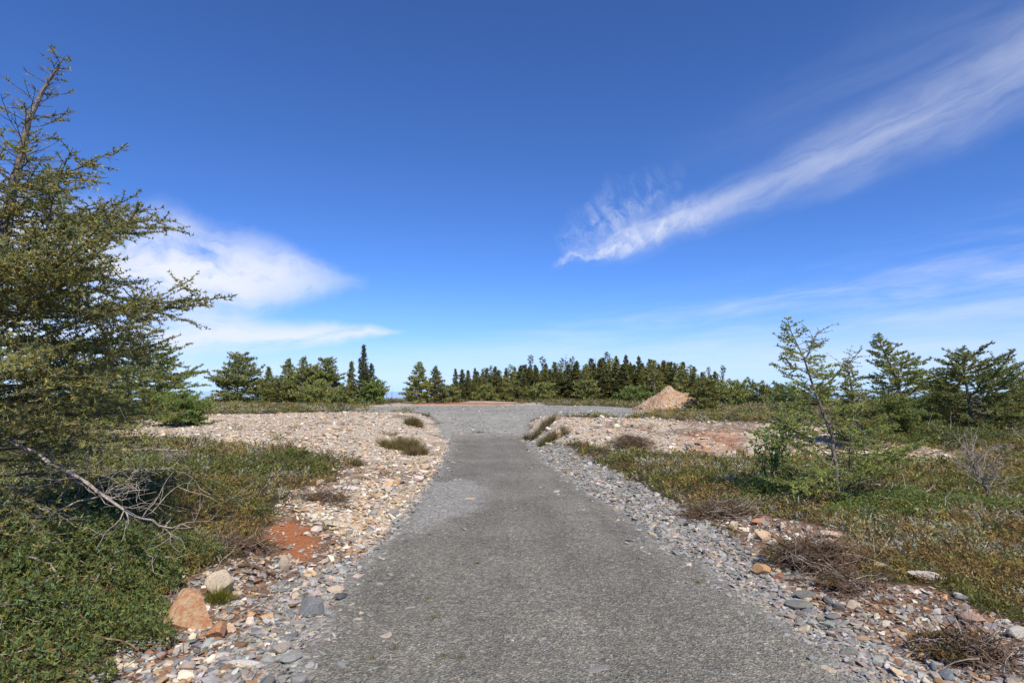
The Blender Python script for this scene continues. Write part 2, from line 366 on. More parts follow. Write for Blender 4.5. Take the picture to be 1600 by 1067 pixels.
# the drive: a slightly crowned strip whose ragged edges dip under the loose stones
dy = np.concatenate([np.arange(-8, 13, .06), np.arange(13, 21.2, .12)]); du = np.linspace(0, 1, 60)
DY, DU = np.meshgrid(dy, du, indexing='ij'); xl, xr = edges(DY)
xl = xl - .05 - .22 * (fbm(DY, DY * 0, 1.1, 4, 31) - .4); xr = xr + .05 + .22 * (fbm(DY, DY * 0, 1.1, 4, 37) - .4)
DX = xl + (xr - xl) * DU; e = np.minimum(DU, 1 - DU) * (xr - xl)
DZ = height(DX, DY, False) * smooth(0, .3, e) + .012 + .012 * (fbm(DX, DY, 1.2, 3, 41) - .5) + .006 * (fbm(DX, DY, 9, 2, 43) - .5) - .09 * (1 - smooth(0, .2, e)) - .10 * smooth(20.2, 21.1, DY + .5 * (fbm(DX, DY, 1.5, 3, 45) - .5))
DZ = DZ + np.where(e < .3, (1 - smooth(0, .3, e)) * height(DX, DY, False), 0)
n0, n1 = DX.shape; idx = np.arange(n0 * n1).reshape(n0, n1)
Q = np.stack([idx[:-1, :-1], idx[:-1, 1:], idx[1:, 1:], idx[1:, :-1]], -1).reshape(-1, 4)[:, ::-1]
P_SCUFF = poly([(655, 755), (740, 750), (768, 768), (757, 800), (700, 815), (640, 850), (625, 830)])
sc_ = np.clip(.5 + sdist(DX.ravel(), DY.ravel(), P_SCUFF) / .7, 0, 1); ed_ = (1 - smooth(.1, .55, e)).ravel() * .75; q_ = np.maximum.reduce([sc_, ed_, .72 * smooth(17.3, 20.8, DY.ravel())])
tag(link('driveway', mesh('driveway', np.stack([DX, DY, DZ], -1).reshape(-1, 3), Q, M_DRIVE, np.stack([q_, q_, q_], -1), None, True)), 'compacted grey gravel driveway running up to the pad', 'driveway', kind='structure')
s = 40000.0
tag(link('sea', mesh('sea', [(-s, -s, -43), (s, -s, -43), (s, s, -43), (-s, s, -43)], [(0, 1, 2, 3)], M_SEA)), 'distant sea out to the horizon', 'sea', kind='structure')

# ------------------------------------------------------------------ stones
def blob(seed, sub, squash=(1, .8, .6), cuts=9, lo=.55, hi=.9, rough=.04):
    r = np.random.default_rng(seed); bm = bmesh.new(); bmesh.ops.create_icosphere(bm, subdivisions=sub, radius=1)
    V = np.array([v.co[:] for v in bm.verts]); Fc = np.array([[v.index for v in f.verts] for f in bm.faces]); bm.free()
    for _ in range(cuts):
        n = r.normal(size=3); n /= np.linalg.norm(n); d = r.uniform(lo, hi); e = V @ n - d; V = V - np.outer(np.clip(e, 0, None), n)
    V = V * (1 + rough * r.normal(size=(len(V), 1))) * np.array(squash); V[:, 2] -= V[:, 2].min(); h_ = V[:, 2].max()
    V[:, 2] -= h_ * .22
    return V / np.abs(V[:, :2]).max(), Fc
def hull(seed, flat, npt=7):
    r = np.random.default_rng(seed); p = r.normal(size=(npt, 3)); p /= np.linalg.norm(p, axis=1)[:, None]; p *= np.array([1, r.uniform(.55, .9), flat])
    bm = bmesh.new()
    for q in p: bm.verts.new(q)
    o = bmesh.ops.convex_hull(bm, input=bm.verts); bmesh.ops.delete(bm, geom=o['geom_interior'], context='VERTS'); bmesh.ops.triangulate(bm, faces=bm.faces)
    bm.verts.index_update(); V = np.array([v.co[:] for v in bm.verts]); Fc = np.array([[v.index for v in f.verts] for f in bm.faces]); bm.free(); return V, Fc
HULLS9 = [hull(140 + i, f, 10) for i, f in enumerate([.35, .4, .45, .5, .55, .6, .5, .3])]
HULLS = [hull(100 + i, f) for i, f in enumerate([.3, .35, .4, .45, .5, .55, .6, .25])]
def pick_colors(n, pal, r, var=.12):
    c = np.array(pal)[r.integers(0, len(pal), n)]; return np.clip(c * (1 + var * r.normal(size=(n, 1))) * (1 + .03 * r.normal(size=(n, 3))), .02, .8)
PAL_PALE = [(.66, .56, .41), (.72, .64, .51), (.60, .47, .31), (.54, .40, .25), (.68, .60, .48), (.46, .39, .31), (.34, .33, .31), (.55, .34, .18), (.74, .69, .59)]
PAL_GREY = [(.26, .265, .255), (.33, .335, .32), (.21, .215, .21), (.39, .39, .37), (.29, .28, .25), (.36, .30, .25), (.45, .44, .41)]
PAL_MIX = PAL_GREY * 2 + PAL_PALE
def scatter(n, box, wfun, dens_pow, r):
    """points in the box kept with probability wfun(x, y); denser near the drive's start, where they show"""
    xs, ys = [], []; tot = 0
    while tot < n:
        y = box[2] * (box[3] / box[2]) ** (r.random(n * 2)) if dens_pow else r.uniform(box[2], box[3], n * 2)
        x = r.uniform(box[0], box[1], n * 2) * (y if box[4] else 1); keep = r.random(n * 2) < wfun(x, y); xs.append(x[keep]); ys.append(y[keep]); tot += keep.sum()
    return np.concatenate(xs)[:n], np.concatenate(ys)[:n]
def chips(name, x, y, size, pal, label, r, flatten=1.0, lib=None):
    lib = lib or HULLS
    Vs, Fs, Cs, off = [], [], [], 0; n = len(x); which = r.integers(0, len(lib), n); z = height(x, y, False); col = pick_colors(n, pal, r)
    for w, (hv, hf) in enumerate(lib):
        i = np.where(which == w)[0]; m = len(i)
        if not m: continue
        a = r.uniform(0, 6.283, m); c, s_ = np.cos(a), np.sin(a); t = r.normal(0, .22, (m, 2))
        v = hv[None] * size[i][:, None, None] * np.array([1, 1, flatten]); vx = v[..., 0] * c[:, None] - v[..., 1] * s_[:, None]; vy = v[..., 0] * s_[:, None] + v[..., 1] * c[:, None]
        vz = v[..., 2] + vx * t[:, :1] + vy * t[:, 1:]
        Vs.append(np.stack([vx + x[i][:, None], vy + y[i][:, None], vz + z[i][:, None] + .18 * size[i][:, None]], -1).reshape(-1, 3))
        Fs.append((hf[None] + (off + np.arange(m) * len(hv))[:, None, None]).reshape(-1, 3)); off += m * len(hv); Cs.append(np.repeat(col[i], len(hv), 0))
    return tag(link(name, mesh(name, np.concatenate(Vs), np.concatenate(Fs), M_CHIP, np.concatenate(Cs))), label, 'gravel', kind='stuff')
r = np.random.default_rng(3)
def w_pale(x, y): m = masks(x, y); return np.clip(m[0] * (1 - np.clip(m[3] * 1.05, 0, .88)) * np.where(y < 6.5, .55, 1), 0, 1) * (m[1] < .6) * ((x < edges(y)[0] + .02) | (x > edges(y)[1]) | (y > 20))
x, y = scatter(30000, (-.80, .85, 2.6, 30, True), w_pale, True, r)
chips('pale_gravel', x, y, np.clip(r.lognormal(-3.85, .55, len(x)), .008, .10) * np.clip(.6 + y / 18, .7, 1.35), PAL_PALE, 'cream and tan gravel spread over the banks beside the drive', r, .8)
def w_slate(x, y): m = masks(x, y); xl, xr = edges(y); ins = np.clip(np.minimum(x - xl, xr - x), 0, 9); return np.where(ins > 0, .75 * np.exp(-ins / .16), m[1]) * (y < 19)
x, y = scatter(15000, (-.7, 1.1, 2.4, 26, True), w_slate, True, r)
chips('slate_gravel', x, y, np.clip(r.lognormal(-3.8, .45, len(x)), .01, .07) * np.clip(.6 + y / 16, .7, 1.3), PAL_GREY + [(.5, .42, .32)], 'blue grey slate chips strewn along the edges of the drive', r, .75, HULLS9)
x, y = scatter(7000, (-.3, .35, 18.5, 42, True), lambda x, y: np.clip(masks(x, y)[1] + .6 * masks(x, y)[0], 0, 1), True, r)
chips('pad_gravel', x, y, np.clip(r.lognormal(-3.7, .5, len(x)), .012, .09), PAL_GREY * 2 + PAL_PALE[:6], 'grey gravel with paler stones lying on the flat pad', r, .6)
def w_soil(x, y): m = masks(x, y); xl, xr = edges(y); return np.where(m[2] > .85, .9, .25 * m[2]) * (1 - np.clip(m[3] * 1.05, 0, .85)) * ((x < xl) | (x > xr))
x, y = scatter(7000, (-1.2, 1.3, 2.3, 12, True), w_soil, True, r)
chips('mixed_gravel', x, y, np.clip(r.lognormal(-3.9, .5, len(x)), .008, .06), PAL_MIX + [(.3, .18, .11)] * 6, 'mixed small stones lying on the bare brown soil', r, .85, HULLS9)
def w_drive(x, y): xl, xr = edges(y); return ((x > xl) & (x < xr)) * (.35 + .65 * np.clip(1 - np.minimum(x - xl, xr - x) / .5, 0, 1))
x, y = scatter(13000, (-.5, .75, 2.4, 20, True), w_drive, True, r)
chips('drive_grit', x, y, np.clip(r.lognormal(-4.9, .5, len(x)), .004, .028) * np.clip(.6 + y / 10, .8, 1.8), PAL_GREY + [(.55, .51, .44), (.30, .22, .15), (.12, .11, .10), (.4, .37, .31)], 'loose grit on the surface of the drive', r, .7)

# single stones
STONES = [mesh('stone', *blob(200 + i, 2, sq, 11, .5, .85, .02), M_STONE) for i, sq in enumerate([(1, .8, .45), (1, .7, .5), (1, .85, .6), (1, .6, .35), (1, .75, .3), (1, .9, .7), (1, .55, .5), (1, .8, .4)])]
taken = []
def put_stone(x, y, s, col, label, group=None, data=None, rz=None, tilt=(0, 0), sink=0.0, cat='stone', name='stone', scl=(1, 1, 1)):
    o = link(name, data or STONES[int(r.integers(0, len(STONES)))], None, (x, y, hz(x, y) - sink * s + .004), (tilt[0], tilt[1], r.uniform(0, 6.28) if rz is None else rz), tuple(s * q for q in scl))
    o.color = (*col, 1); tag(o, label, cat, group); taken.append((x, y, s)); return o
def pstone(px, py, wpx, col, label, **kw):
    p = ground(px, py); s = wpx / 2 / F * p[1]; return put_stone(p[0], p[1], s, col, label, **kw)
CREAM, TAN, SLT, DSL, WHT, RUS = (.62, .52, .38), (.55, .39, .23), (.25, .265, .265), (.13, .135, .14), (.68, .65, .6), (.50, .27, .14)
B1 = mesh('boulder', *blob(301, 4, (1, .78, .62), 10, .5, .8, .006), M_BOULDER)
B3 = mesh('slate_block', *blob(309, 4, (1, .75, .55), 12, .45, .75, .004), M_STONE)
B4 = mesh('boulder', *blob(305, 4, (1, .8, .8), 12, .55, .85, .006), M_STONE)
B2 = mesh('boulder', *blob(305, 4, (1, .8, .8), 12, .55, .85, .006), M_BOULDER)
pstone(285, 978, 78, TAN, 'large rust stained tan boulder, biggest rock beside the drive', data=B1, rz=.5, tilt=(.15, .38), cat='boulder', name='boulder', scl=(1, 1.05, 1.12))
pstone(342, 928, 52, CREAM, 'rounded cream boulder with a small weed growing against it', data=B4, rz=1.2, cat='boulder', name='boulder', scl=(1, 1, 1.1))
pstone(338, 996, 36, (.58, .34, .19), 'orange cracked stone just below the big rust stained boulder', data=B2, rz=2.2)
pstone(443, 890, 22, CREAM, 'upright pointed cream stone below the orange soil patch', rz=.5, scl=(.9, .7, 2.4), tilt=(.2, .2))
pstone(485, 960, 52, SLT, 'big angular grey slate block at the left edge of the drive', data=B3, rz=2.6, tilt=(.2, .1), scl=(1, .8, 1.1), cat='boulder', name='slate_block')
pstone(533, 936, 28, DSL, 'dark slate stone next to the big grey slate block', rz=1, scl=(1, .8, 1.6))
pstone(523, 926, 30, CREAM, 'cream stone leaning on the dark slate stone', rz=.3, scl=(1, .7, 1.3))
pstone(458, 1034, 38, (.36, .36, .34), 'smooth mid grey stone with flat top on the slate chips', data=STONES[0], rz=.7, scl=(1, .8, 1.2))
pstone(440, 1020, 28, (.50, .44, .36), 'beige stone touching the smooth mid grey stone', data=STONES[1], rz=.9)
pstone(380, 1040, 60, WHT, 'long pale splinter of stone lying flat', data=STONES[3], rz=-.1, scl=(1, .32, .5))
pstone(348, 1028, 28, WHT, 'white stone at the end of the long pale splinter', rz=.4, scl=(1, .8, 1))
pstone(130, 1018, 38, (.62, .62, .62), 'white speckled rock half under the creeping green larch', data=B2, rz=.4, scl=(1, .7, .7))
pstone(207, 928, 20, DSL, 'dark blue grey stone at the edge of the heath')
pstone(440, 915, 22, SLT, 'grey stone beside the cream boulder', scl=(1, .8, 1))
pstone(292, 1046, 24, (.55, .44, .36), 'pinkish tan stone on the bare soil', scl=(1, .7, 1))
pstone(540, 765, 40, WHT, 'flat white slab under the weathered grey stick', data=STONES[4], rz=.2, scl=(1, .8, .8))
pstone(525, 822, 44, CREAM, 'long flat cream slab near the orange soil', data=STONES[4], rz=-.4, scl=(1, .6, .8))
pstone(563, 858, 22, WHT, 'white angular stone on the cream rubble', scl=(1, .8, 1.2))
pstone(507, 880, 20, CREAM, 'rounded cream stone below the orange soil', scl=(1, .8, 1.2))
pstone(557, 812, 12, (.6, .34, .16), 'small bright orange stone on pale rubble', scl=(1, 1, 1.4))
pstone(1193, 898, 32, (.60, .42, .21), 'smooth yellow ochre stone beside the drive', data=B2, rz=-.4, scl=(1, .75, .8))
pstone(1218, 905, 22, (.33, .16, .10), 'reddish brown stone behind the yellow ochre stone', scl=(1, .5, .9))
pstone(1145, 827, 24, CREAM, 'upright cream stone at the foot of the upper root clump', scl=(1, .7, 2))
pstone(1190, 842, 42, (.62, .46, .30), 'large tan slab leaning between the two root clumps', data=STONES[3], rz=.5, tilt=(.5, .2), scl=(1, .75, 1.2))
pstone(1185, 818, 30, (.50, .27, .16), 'brick red stone above the tan slab', scl=(1, .7, 1))
pstone(1222, 826, 28, (.64, .52, .42), 'pinkish cream stone right of the brick red stone', scl=(1, .7, 1.1))
pstone(1172, 842, 18, WHT, 'white stone left of the tan slab', scl=(1, .8, 1.2))
pstone(1297, 838, 36, (.62, .50, .38), 'cream slab lying at the edge of the heath', data=STONES[4], scl=(1, .6, 1.2), rz=-.2)
pstone(1372, 885, 22, (.6, .46, .3), 'tan stone showing through the heath', scl=(1, .7, 1))
pstone(1256, 936, 38, (.20, .205, .185), 'long dark greenish slate on top of the slate group', data=STONES[3], rz=-.15, scl=(1, .45, 1.3))
pstone(1252, 952, 46, (.23, .235, .21), 'large greenish grey slate slab at the drive edge', data=STONES[0], rz=-.3, scl=(1, .6, .9))
pstone(1296, 944, 30, (.19, .2, .2), 'flat grey slate right of the long dark slate', data=STONES[4], scl=(1, .6, 1.3))
pstone(1292, 956, 14, (.22, .22, .21), 'small round grey stone in the middle of the slate group', scl=(1, 1, 1.6))
pstone(1311, 952, 22, (.26, .235, .21), 'brownish grey stone on the right side of the slate group', scl=(1, .7, 1.2))
pstone(1304, 968, 26, (.24, .245, .24), 'lowest grey stone of the slate group', scl=(1, .7, 1.2))
pstone(1240, 878, 18, DSL, 'dark wedge of slate under the lower root clump', scl=(1, .8, 1.3))
pstone(1270, 914, 14, (.55, .55, .52), 'pale grey square stone under the lower root clump', scl=(1, .8, 1.2))
pstone(1384, 978, 20, (.72, .67, .55), 'round cream white stone on brown soil', scl=(1, .9, 1.5))
pstone(1428, 977, 18, (.70, .66, .58), 'white flat stone right of the round cream white stone', scl=(1, .7, .9))
pstone(1418, 965, 14, (.66, .63, .57), 'small white stone above the white flat stone')
pstone(1348, 1002, 22, (.52, .38, .24), 'elongated tan stone among slate chips', scl=(1, .45, .8), rz=-.4)
pstone(1458, 1046, 26, (.24, .275, .28), 'blue grey stone beside the twiggy clump', scl=(1, .7, 1.2))
pstone(1480, 1062, 44, (.25, .29, .3), 'large blue grey slab at the foot of the twiggy clump', data=STONES[0], scl=(1, .6, .9))
pstone(1445, 905, 56, (.60, .56, .50), 'long low whitish rock ridge showing through the heath', data=STONES[3], rz=-.55, scl=(1, .3, .8))
pstone(1500, 935, 26, (.62, .62, .60), 'white lichen covered rock in the heath', scl=(1, .7, 1))
pstone(1518, 972, 36, (.52, .36, .28), 'pink rock with rusty stain in the heath', scl=(1, .7, .9))
pstone(1590, 995, 34, (.66, .62, .54), 'pale rock among the grasses near the wiry twigs', scl=(1, .6, 1))
pstone(936, 1048, 52, (.30, .295, .265), 'broken bedrock slab set into the drive surface', data=STONES[4], rz=.35, scl=(1, .62, .55), sink=.04)
pstone(965, 1036, 22, (.31, .33, .34), 'thin grey slate sliver stuck in the drive surface', data=STONES[3], rz=-1.1, scl=(1, .25, .6))
pstone(1074, 702, 20, SLT, 'grey slate stone low on the pale gravel bank', scl=(1, .7, 1))
pstone(1090, 696, 14, DSL, 'dark slate stone on the pale gravel bank', scl=(1, .7, 1))
pstone(953, 677, 14, CREAM, 'cream block on the crest of the gravel bank', scl=(1, .7, 1.2))
pstone(1005, 672, 12, RUS, 'rusty block on the gravel bank', scl=(1, .7, 1))
pstone(735, 781, 18, (.60, .42, .28), 'thin orange stone on the grey patch of the drive', scl=(1, .35, .5), rz=.1)
pstone(1042, 791, 12, (.58, .36, .2), 'small orange tan stone on the drive shoulder', scl=(1, .6, .8))
# the other stones that can be told apart, by kind
CWORD = dict(zip(PAL_PALE, ['cream', 'pale cream', 'tan', 'brown tan', 'beige', 'brownish grey', 'grey', 'rusty orange', 'whitish'])); CWORD.update(zip(PAL_GREY, ['mid grey', 'light grey', 'dark grey', 'silvery grey', 'olive grey', 'reddish grey', 'whitish grey']))
def many(n, box, wf, smin, smax, pal, label, group):
    cnt = 0; tries = 0
    while cnt < n and tries < 400:
        tries += 1; x, y = scatter(20, box, wf, True, r)
        for a, b in zip(x, y):
            s = smin * (smax / smin) ** (r.random() ** 1.6) * np.clip(b / 6, .8, 2.2)
            if cnt >= n or any((a - q[0]) ** 2 + (b - q[1]) ** 2 < (.8 * (s + q[2])) ** 2 for q in taken): continue
            ci = int(r.integers(0, len(pal))); rel = s / np.clip(b / 6, .8, 2.2) / smin; word = ('small' if rel < 1.25 else 'middling' if rel < 1.65 else 'big') + ' ' + CWORD[pal[ci]]
            put_stone(a, b, s, pick_colors(1, [pal[ci]], r, .06)[0], word + ' ' + label, group, tilt=(r.normal(0, .15), r.normal(0, .15)), scl=(1, r.uniform(.7, 1), r.uniform(.8, 1.3))); cnt += 1
many(80, (-.75, .1, 2.6, 14, True), lambda x, y: w_pale(x, y) * (y < 13), .03, .07, PAL_PALE, 'stone lying on the pale rubble left of the drive', 'pale stones left of the drive')
many(50, (-.75, .0, 2.4, 5.5, True), lambda x, y: w_slate(x, y) * (x < 0), .03, .065, PAL_GREY, 'slate stone on the verge left of the drive', 'slate stones left of the drive')
many(45, (.2, .9, 2.4, 9, True), lambda x, y: w_slate(x, y) * (x > 0), .025, .055, PAL_GREY, 'slate stone on the verge right of the drive', 'slate stones right of the drive')
many(35, (.3, .95, 2.5, 8, True), lambda x, y: w_soil(x, y) * (x > 0) * (y < 8), .022, .05, PAL_PALE, 'stone on the bare soil by the root clumps', 'pale stones right of the drive')
many(30, (-1, -.2, 2.4, 5, True), lambda x, y: w_soil(x, y) * (x < 0), .022, .05, PAL_MIX, 'stone on the brown soil near the rust stained boulder', 'stones on the soil left of the drive')
many(40, (0, .6, 13, 21, True), lambda x, y: masks(x, y)[0], .035, .07, PAL_PALE + PAL_GREY[:2], 'stone on the gravel bank facing the right heath', 'stones on the right gravel bank')

# ------------------------------------------------------------------ plants: building blocks
def unit(v): return v / (np.linalg.norm(v, axis=-1, keepdims=True) + 1e-9)
def leaves(P, D, k, ln, wd, r, spread=.9, col=(.1, .15, .04), var=.25, hue=.12):
    col = np.array(col) * np.array([1.28, 1.2, 1.05])
    """k thin pointed leaves from every point, fanned about D"""
    n = len(P); d = unit(np.repeat(D, k, 0) + spread * r.normal(size=(n * k, 3))); s = unit(np.cross(d, r.normal(size=(n * k, 3))))
    L = ln * r.uniform(.6, 1.25, (n * k, 1)); b = np.repeat(P, k, 0); w = wd * .5
    V = np.stack([b - s * w, b + s * w, b + d * L], 1).reshape(-1, 3); Fc = np.arange(n * k * 3).reshape(-1, 3)
    tone = np.repeat(np.clip(1 + var * r.normal(size=(n, 1)), .45, 1.8), k * 3, 0); hh = np.repeat(hue * r.normal(size=(n, 1)), k * 3, 0)
    c = np.array(col)[None] * tone * np.concatenate([1 + hh * 1.5, 1 + hh * .3, 1 - hh], 1); return V, Fc, np.clip(c, .005, .6)
def tubes(S, sides=4):
    """S rows: p0 (3) p1 (3) r0 r1 -> prisms"""
    S = np.asarray(S, float).reshape(-1, 8); p0, p1, r0, r1 = S[:, :3], S[:, 3:6], S[:, 6], S[:, 7]; d = unit(p1 - p0)
    ref = np.where(np.abs(d[:, 2:]) > .9, np.array([[1., 0, 0]]), np.array([[0, 0, 1.]])); u = unit(np.cross(d, ref)); v = np.cross(d, u)
    a = np.arange(sides) * 2 * np.pi / sides; ring = np.cos(a)[None, :, None] * u[:, None] + np.sin(a)[None, :, None] * v[:, None]
    V = np.concatenate([p0[:, None] + ring * r0[:, None, None], p1[:, None] + ring * r1[:, None, None]], 1).reshape(-1, 3)
    i = np.arange(sides); j = (i + 1) % sides; q = np.stack([i, j, j + sides, i + sides], -1); t = np.concatenate([q[:, [0, 1, 2]], q[:, [0, 2, 3]]])
    return V, (t[None] + (np.arange(len(S)) * 2 * sides)[:, None, None]).reshape(-1, 3)
def join(parts):
    V, Fc, Cc, Mi, off = [], [], [], [], 0
    for v, f, c, m in parts:
        if len(v) == 0: continue
        V.append(v); Fc.append(f + off); off += len(v); Mi.append(np.full(len(f), m)); Cc.append(c if c is not None else np.full((len(v), 3), .2))
    return np.concatenate(V), np.concatenate(Fc), np.concatenate(Cc), np.concatenate(Mi)
def path(p, d, n, step, r, wob=.15, lift=0.0, r0=.01, r1=.002):
    """a crooked limb: returns points and segments"""
    pts = [np.array(p, float)]; d = unit(np.array(d, float))
    for i in range(n):
        d = unit(d + wob * r.normal(size=3) + np.array([0, 0, lift])); pts.append(pts[-1] + d * step)
    pts = np.array(pts); rad = np.linspace(r0, r1, n + 1); return pts, np.concatenate([pts[:-1], pts[1:], rad[:-1, None], rad[1:, None]], 1)

def conifer(seed, H, prof, bends=(), dens=9, z0=.06, leaf=(.03, .009, 5), space=.035, twig=.42, tgap=.10, pitch=(.0, .5), wob=.10, lift=.02, r_base=.05,
            flag=None, col=(.1, .15, .04), bare=None, thin=1.0, third=False, spread=.9, skip=0.0, maxseg=5):
    """trunk + crown arrays; prof(t) is the reach at the height share t, bends are (t, dx, dy) trunk offsets"""
    r = np.random.default_rng(seed); tz = np.linspace(0, 1, 15); b = np.array([(0, 0, 0)] + list(bends) + ([] if bends and bends[-1][0] >= 1 else [(1, 0, 0)]), float)
    tx, ty = np.interp(tz, b[:, 0], b[:, 1]), np.interp(tz, b[:, 0], b[:, 2])
    T = np.stack([tx + .012 * H * r.normal(size=15) * (tz > 0) * (tz < 1) * .5, ty, tz * H], -1); rad = r_base * (1 - tz) ** .8 + .004
    seg_t = np.concatenate([T[:-1], T[1:], rad[:-1, None], rad[1:, None]], 1); seg_b, seg_w, LP, LD = [], [], [], []
    n = int(dens * H); ga = r.uniform(0, 6.28)
    for i in range(n):
        t = z0 + (1 - z0) * ((i + r.random()) / n) ** .95; ga += 2.4 + r.normal(0, .35)
        if r.random() < skip: continue
        L = prof(t) * r.uniform(.55, 1.12)
        if flag: L *= 1 + flag[1] * math.cos(ga - flag[0])
        if L < .04: continue
        el = pitch[0] + (pitch[1] - pitch[0]) * t + r.normal(0, .1)
        o = np.array([np.interp(t, tz, T[:, 0]), np.interp(t, tz, T[:, 1]), t * H]); st = max(.05, L / 9); nn = max(3, int(L / st))
        pts, sg = path(o, (math.cos(ga) * math.cos(el), math.sin(ga) * math.cos(el), math.sin(el)), nn, L / nn, r, wob, lift, max(.004, r_base * .2 * (L / (prof(.3) + .01)) ** .8 * thin), .0025 * thin); seg_b.append(sg)
        leafy = 1.0 if bare is None else bare(t)
        m = max(2, int(L / tgap)); side = r.choice([-1, 1])
        for j in range(m):
            f = .18 + .82 * (j + r.random()) / m; q = f * nn; a_ = int(min(q, nn - 1)); bp = pts[a_] + (pts[a_ + 1] - pts[a_]) * (q - a_); bd = unit(pts[a_ + 1] - pts[a_]); side = -side
            lat = unit(np.cross(bd, (0, 0, 1.))) * side; tl = twig * L * (1.08 - f) * r.uniform(.5, 1.2) + .04
            td = unit(bd * .75 + lat * r.uniform(.5, 1.1) + np.array([0, 0, r.normal(0.02, .18)])); k_ = max(2, int(tl / .09)); p2, s2 = path(bp, td, min(k_, maxseg), tl / min(k_, maxseg), r, .14, lift, .0042 * thin, .0016 * thin); seg_w.append(s2)
            runs = [(p2, 1.0)]
            if third and tl > .16:
                for _ in range(int(tl / .09)):
                    w_ = r.integers(0, len(p2) - 1); d3 = unit((p2[w_ + 1] - p2[w_]) + .9 * r.normal(size=3) * np.array([1, 1, .5])); p3, s3 = path(p2[w_], d3, 2, tl * .16 + .02, r, .15, 0, .0028 * thin, .0014 * thin); seg_w.append(s3); runs.append((p3, 1.0))
            for pp, _ in runs:
                if r.random() > leafy: continue
                ln_ = np.linalg.norm(pp[-1] - pp[0]); c_ = max(1, int(ln_ / space)); u_ = (np.arange(c_) + r.random(c_)) / c_ * (len(pp) - 1); i0 = np.minimum(u_.astype(int), len(pp) - 2)
                LP.append(pp[i0] + (pp[i0 + 1] - pp[i0]) * (u_ - i0)[:, None]); LD.append(np.repeat(unit(pp[-1] - pp[0])[None] * .5 + np.array([[0, 0, .35]]), c_, 0))
        if r.random() <= leafy:
            c_ = max(1, int(L / space * .7)); u_ = (.3 + .7 * r.random(c_)) * nn; i0 = np.minimum(u_.astype(int), nn - 1); LP.append(pts[i0] + (pts[i0 + 1] - pts[i0]) * (u_ - i0)[:, None]); LD.append(np.tile([[0, 0, .6]], (c_, 1)))
    tv, tf = tubes(seg_t, 8); bv, bf = tubes(np.concatenate(seg_b), 4); wv, wf = tubes(np.concatenate(seg_w), 3)
    LP, LD = np.concatenate(LP), np.concatenate(LD); lv, lf, lc = leaves(LP, LD, leaf[2], leaf[0], leaf[1], r, spread, col)
    return (np.concatenate([tv, bv]), np.concatenate([tf, bf + len(tv)])), join([(wv, wf, None, 1), (lv, lf, lc, 0)])
def tree_meshes(*a, bark=None, **k):
    (tv, tf), (cv, cf, cc, mi) = conifer(*a, **k); return mesh('trunk', tv, tf, bark or M_BARK), mesh('crown', cv, cf, [M_LEAF, bark or M_BARK], cc, mi)
def tree(name, meshes, loc, label, cat='tree', group=None, rz=0.0, scl=1.0):
    e = link(name, None, None, loc, (0, 0, rz), scl); e.empty_display_size = .2; tag(e, label, cat, group)
    link('trunk', meshes[0], e); link('crown', meshes[1], e); return e
def prof_pts(pts):
    a = np.array(pts); return lambda t: float(np.interp(t, a[:, 0], a[:, 1]))
LARCH, LARCH2, SPR, SPRY = (.25, .28, .09), (.22, .245, .085), (.125, .135, .046), (.18, .19, .055)
# ------------------------------------------------------------------ single trees
# the tall larch at the left edge
tx, ty_ = -4.25, 4.7; Hb = 4.15
mm = tree_meshes(21, Hb, prof_pts([(0, 1.2), (.12, 1.5), (.25, 1.75), (.4, 1.95), (.55, 1.7), (.64, 1.4), (.70, 1.15), (.745, .8), (.78, .42), (.88, .32), (1, .1)]),
                 bends=[(.3, -.05, 0), (.6, .0, 0), (.75, .06, 0), (.86, .2, 0), (1, .38, .05)], dens=38, z0=.10, leaf=(.034, .0105, 5), space=.024, twig=.42, tgap=.085, pitch=(-.10, .42), wob=.10,
                 lift=.012, r_base=.085, col=(.25, .255, .09), bare=prof_pts([(0, .3), (.18, .6), (.3, .95), (.6, .95), (.72, .85), (.78, .3), (.86, .2), (1, .25)]), third=True, thin=.85)
big = tree('larch_tree', mm, (tx, ty_, hz(tx, ty_) - .03), 'tall larch with long layered branches and a nearly bare crooked top')
def limb(pxs, d, r0, r1, name, parent, mat, seed, kids=10, klen=.35):
    r_ = np.random.default_rng(seed); P = np.array([np.array([(px - 800) / F * dd, dd, ztop(py, dd)]) for (px, py), dd in zip(pxs, d)]); P[:, 2] = np.maximum(P[:, 2], [hz(a, b) + .04 for a, b in P[:, :2]])
    t = np.linspace(0, len(P) - 1, 18); pts = np.stack([np.interp(t, np.arange(len(P)), P[:, q]) for q in range(3)], -1) + .012 * r_.normal(size=(18, 3)); rad = np.linspace(r0, r1, 18)
    segs = [np.concatenate([pts[:-1], pts[1:], rad[:-1, None], rad[1:, None]], 1)]
    for _ in range(kids):
        i = r_.integers(4, 17); d_ = unit(unit(pts[i] - pts[i - 1]) + .8 * r_.normal(size=3)); pp, sg = path(pts[i], d_, 6, klen * r_.uniform(.4, 1.2) / 6, r_, .25, -.03, rad[i] * .5, .0015); segs.append(sg)
        for _k in range(3):
            w = r_.integers(1, 5); _, s2 = path(pp[w], unit(pp[w + 1] - pp[w] + .8 * r_.normal(size=3)), 3, klen * .12, r_, .25, 0, .0022, .001); segs.append(s2)
    v, f = tubes(np.concatenate(segs), 5); o = link(name, mesh(name, v - np.array(parent.location)[None], f, mat), parent); return o
limb([(-30, 665), (60, 705), (130, 742), (215, 800), (260, 818), (312, 822)], [4.6, 4.5, 4.4, 4.3, 4.25, 4.2], .02, .004, 'dead_branch', big, M_DEAD, 5, 14, .5)['label'] = 'long bare grey branch slanting down to the heath'
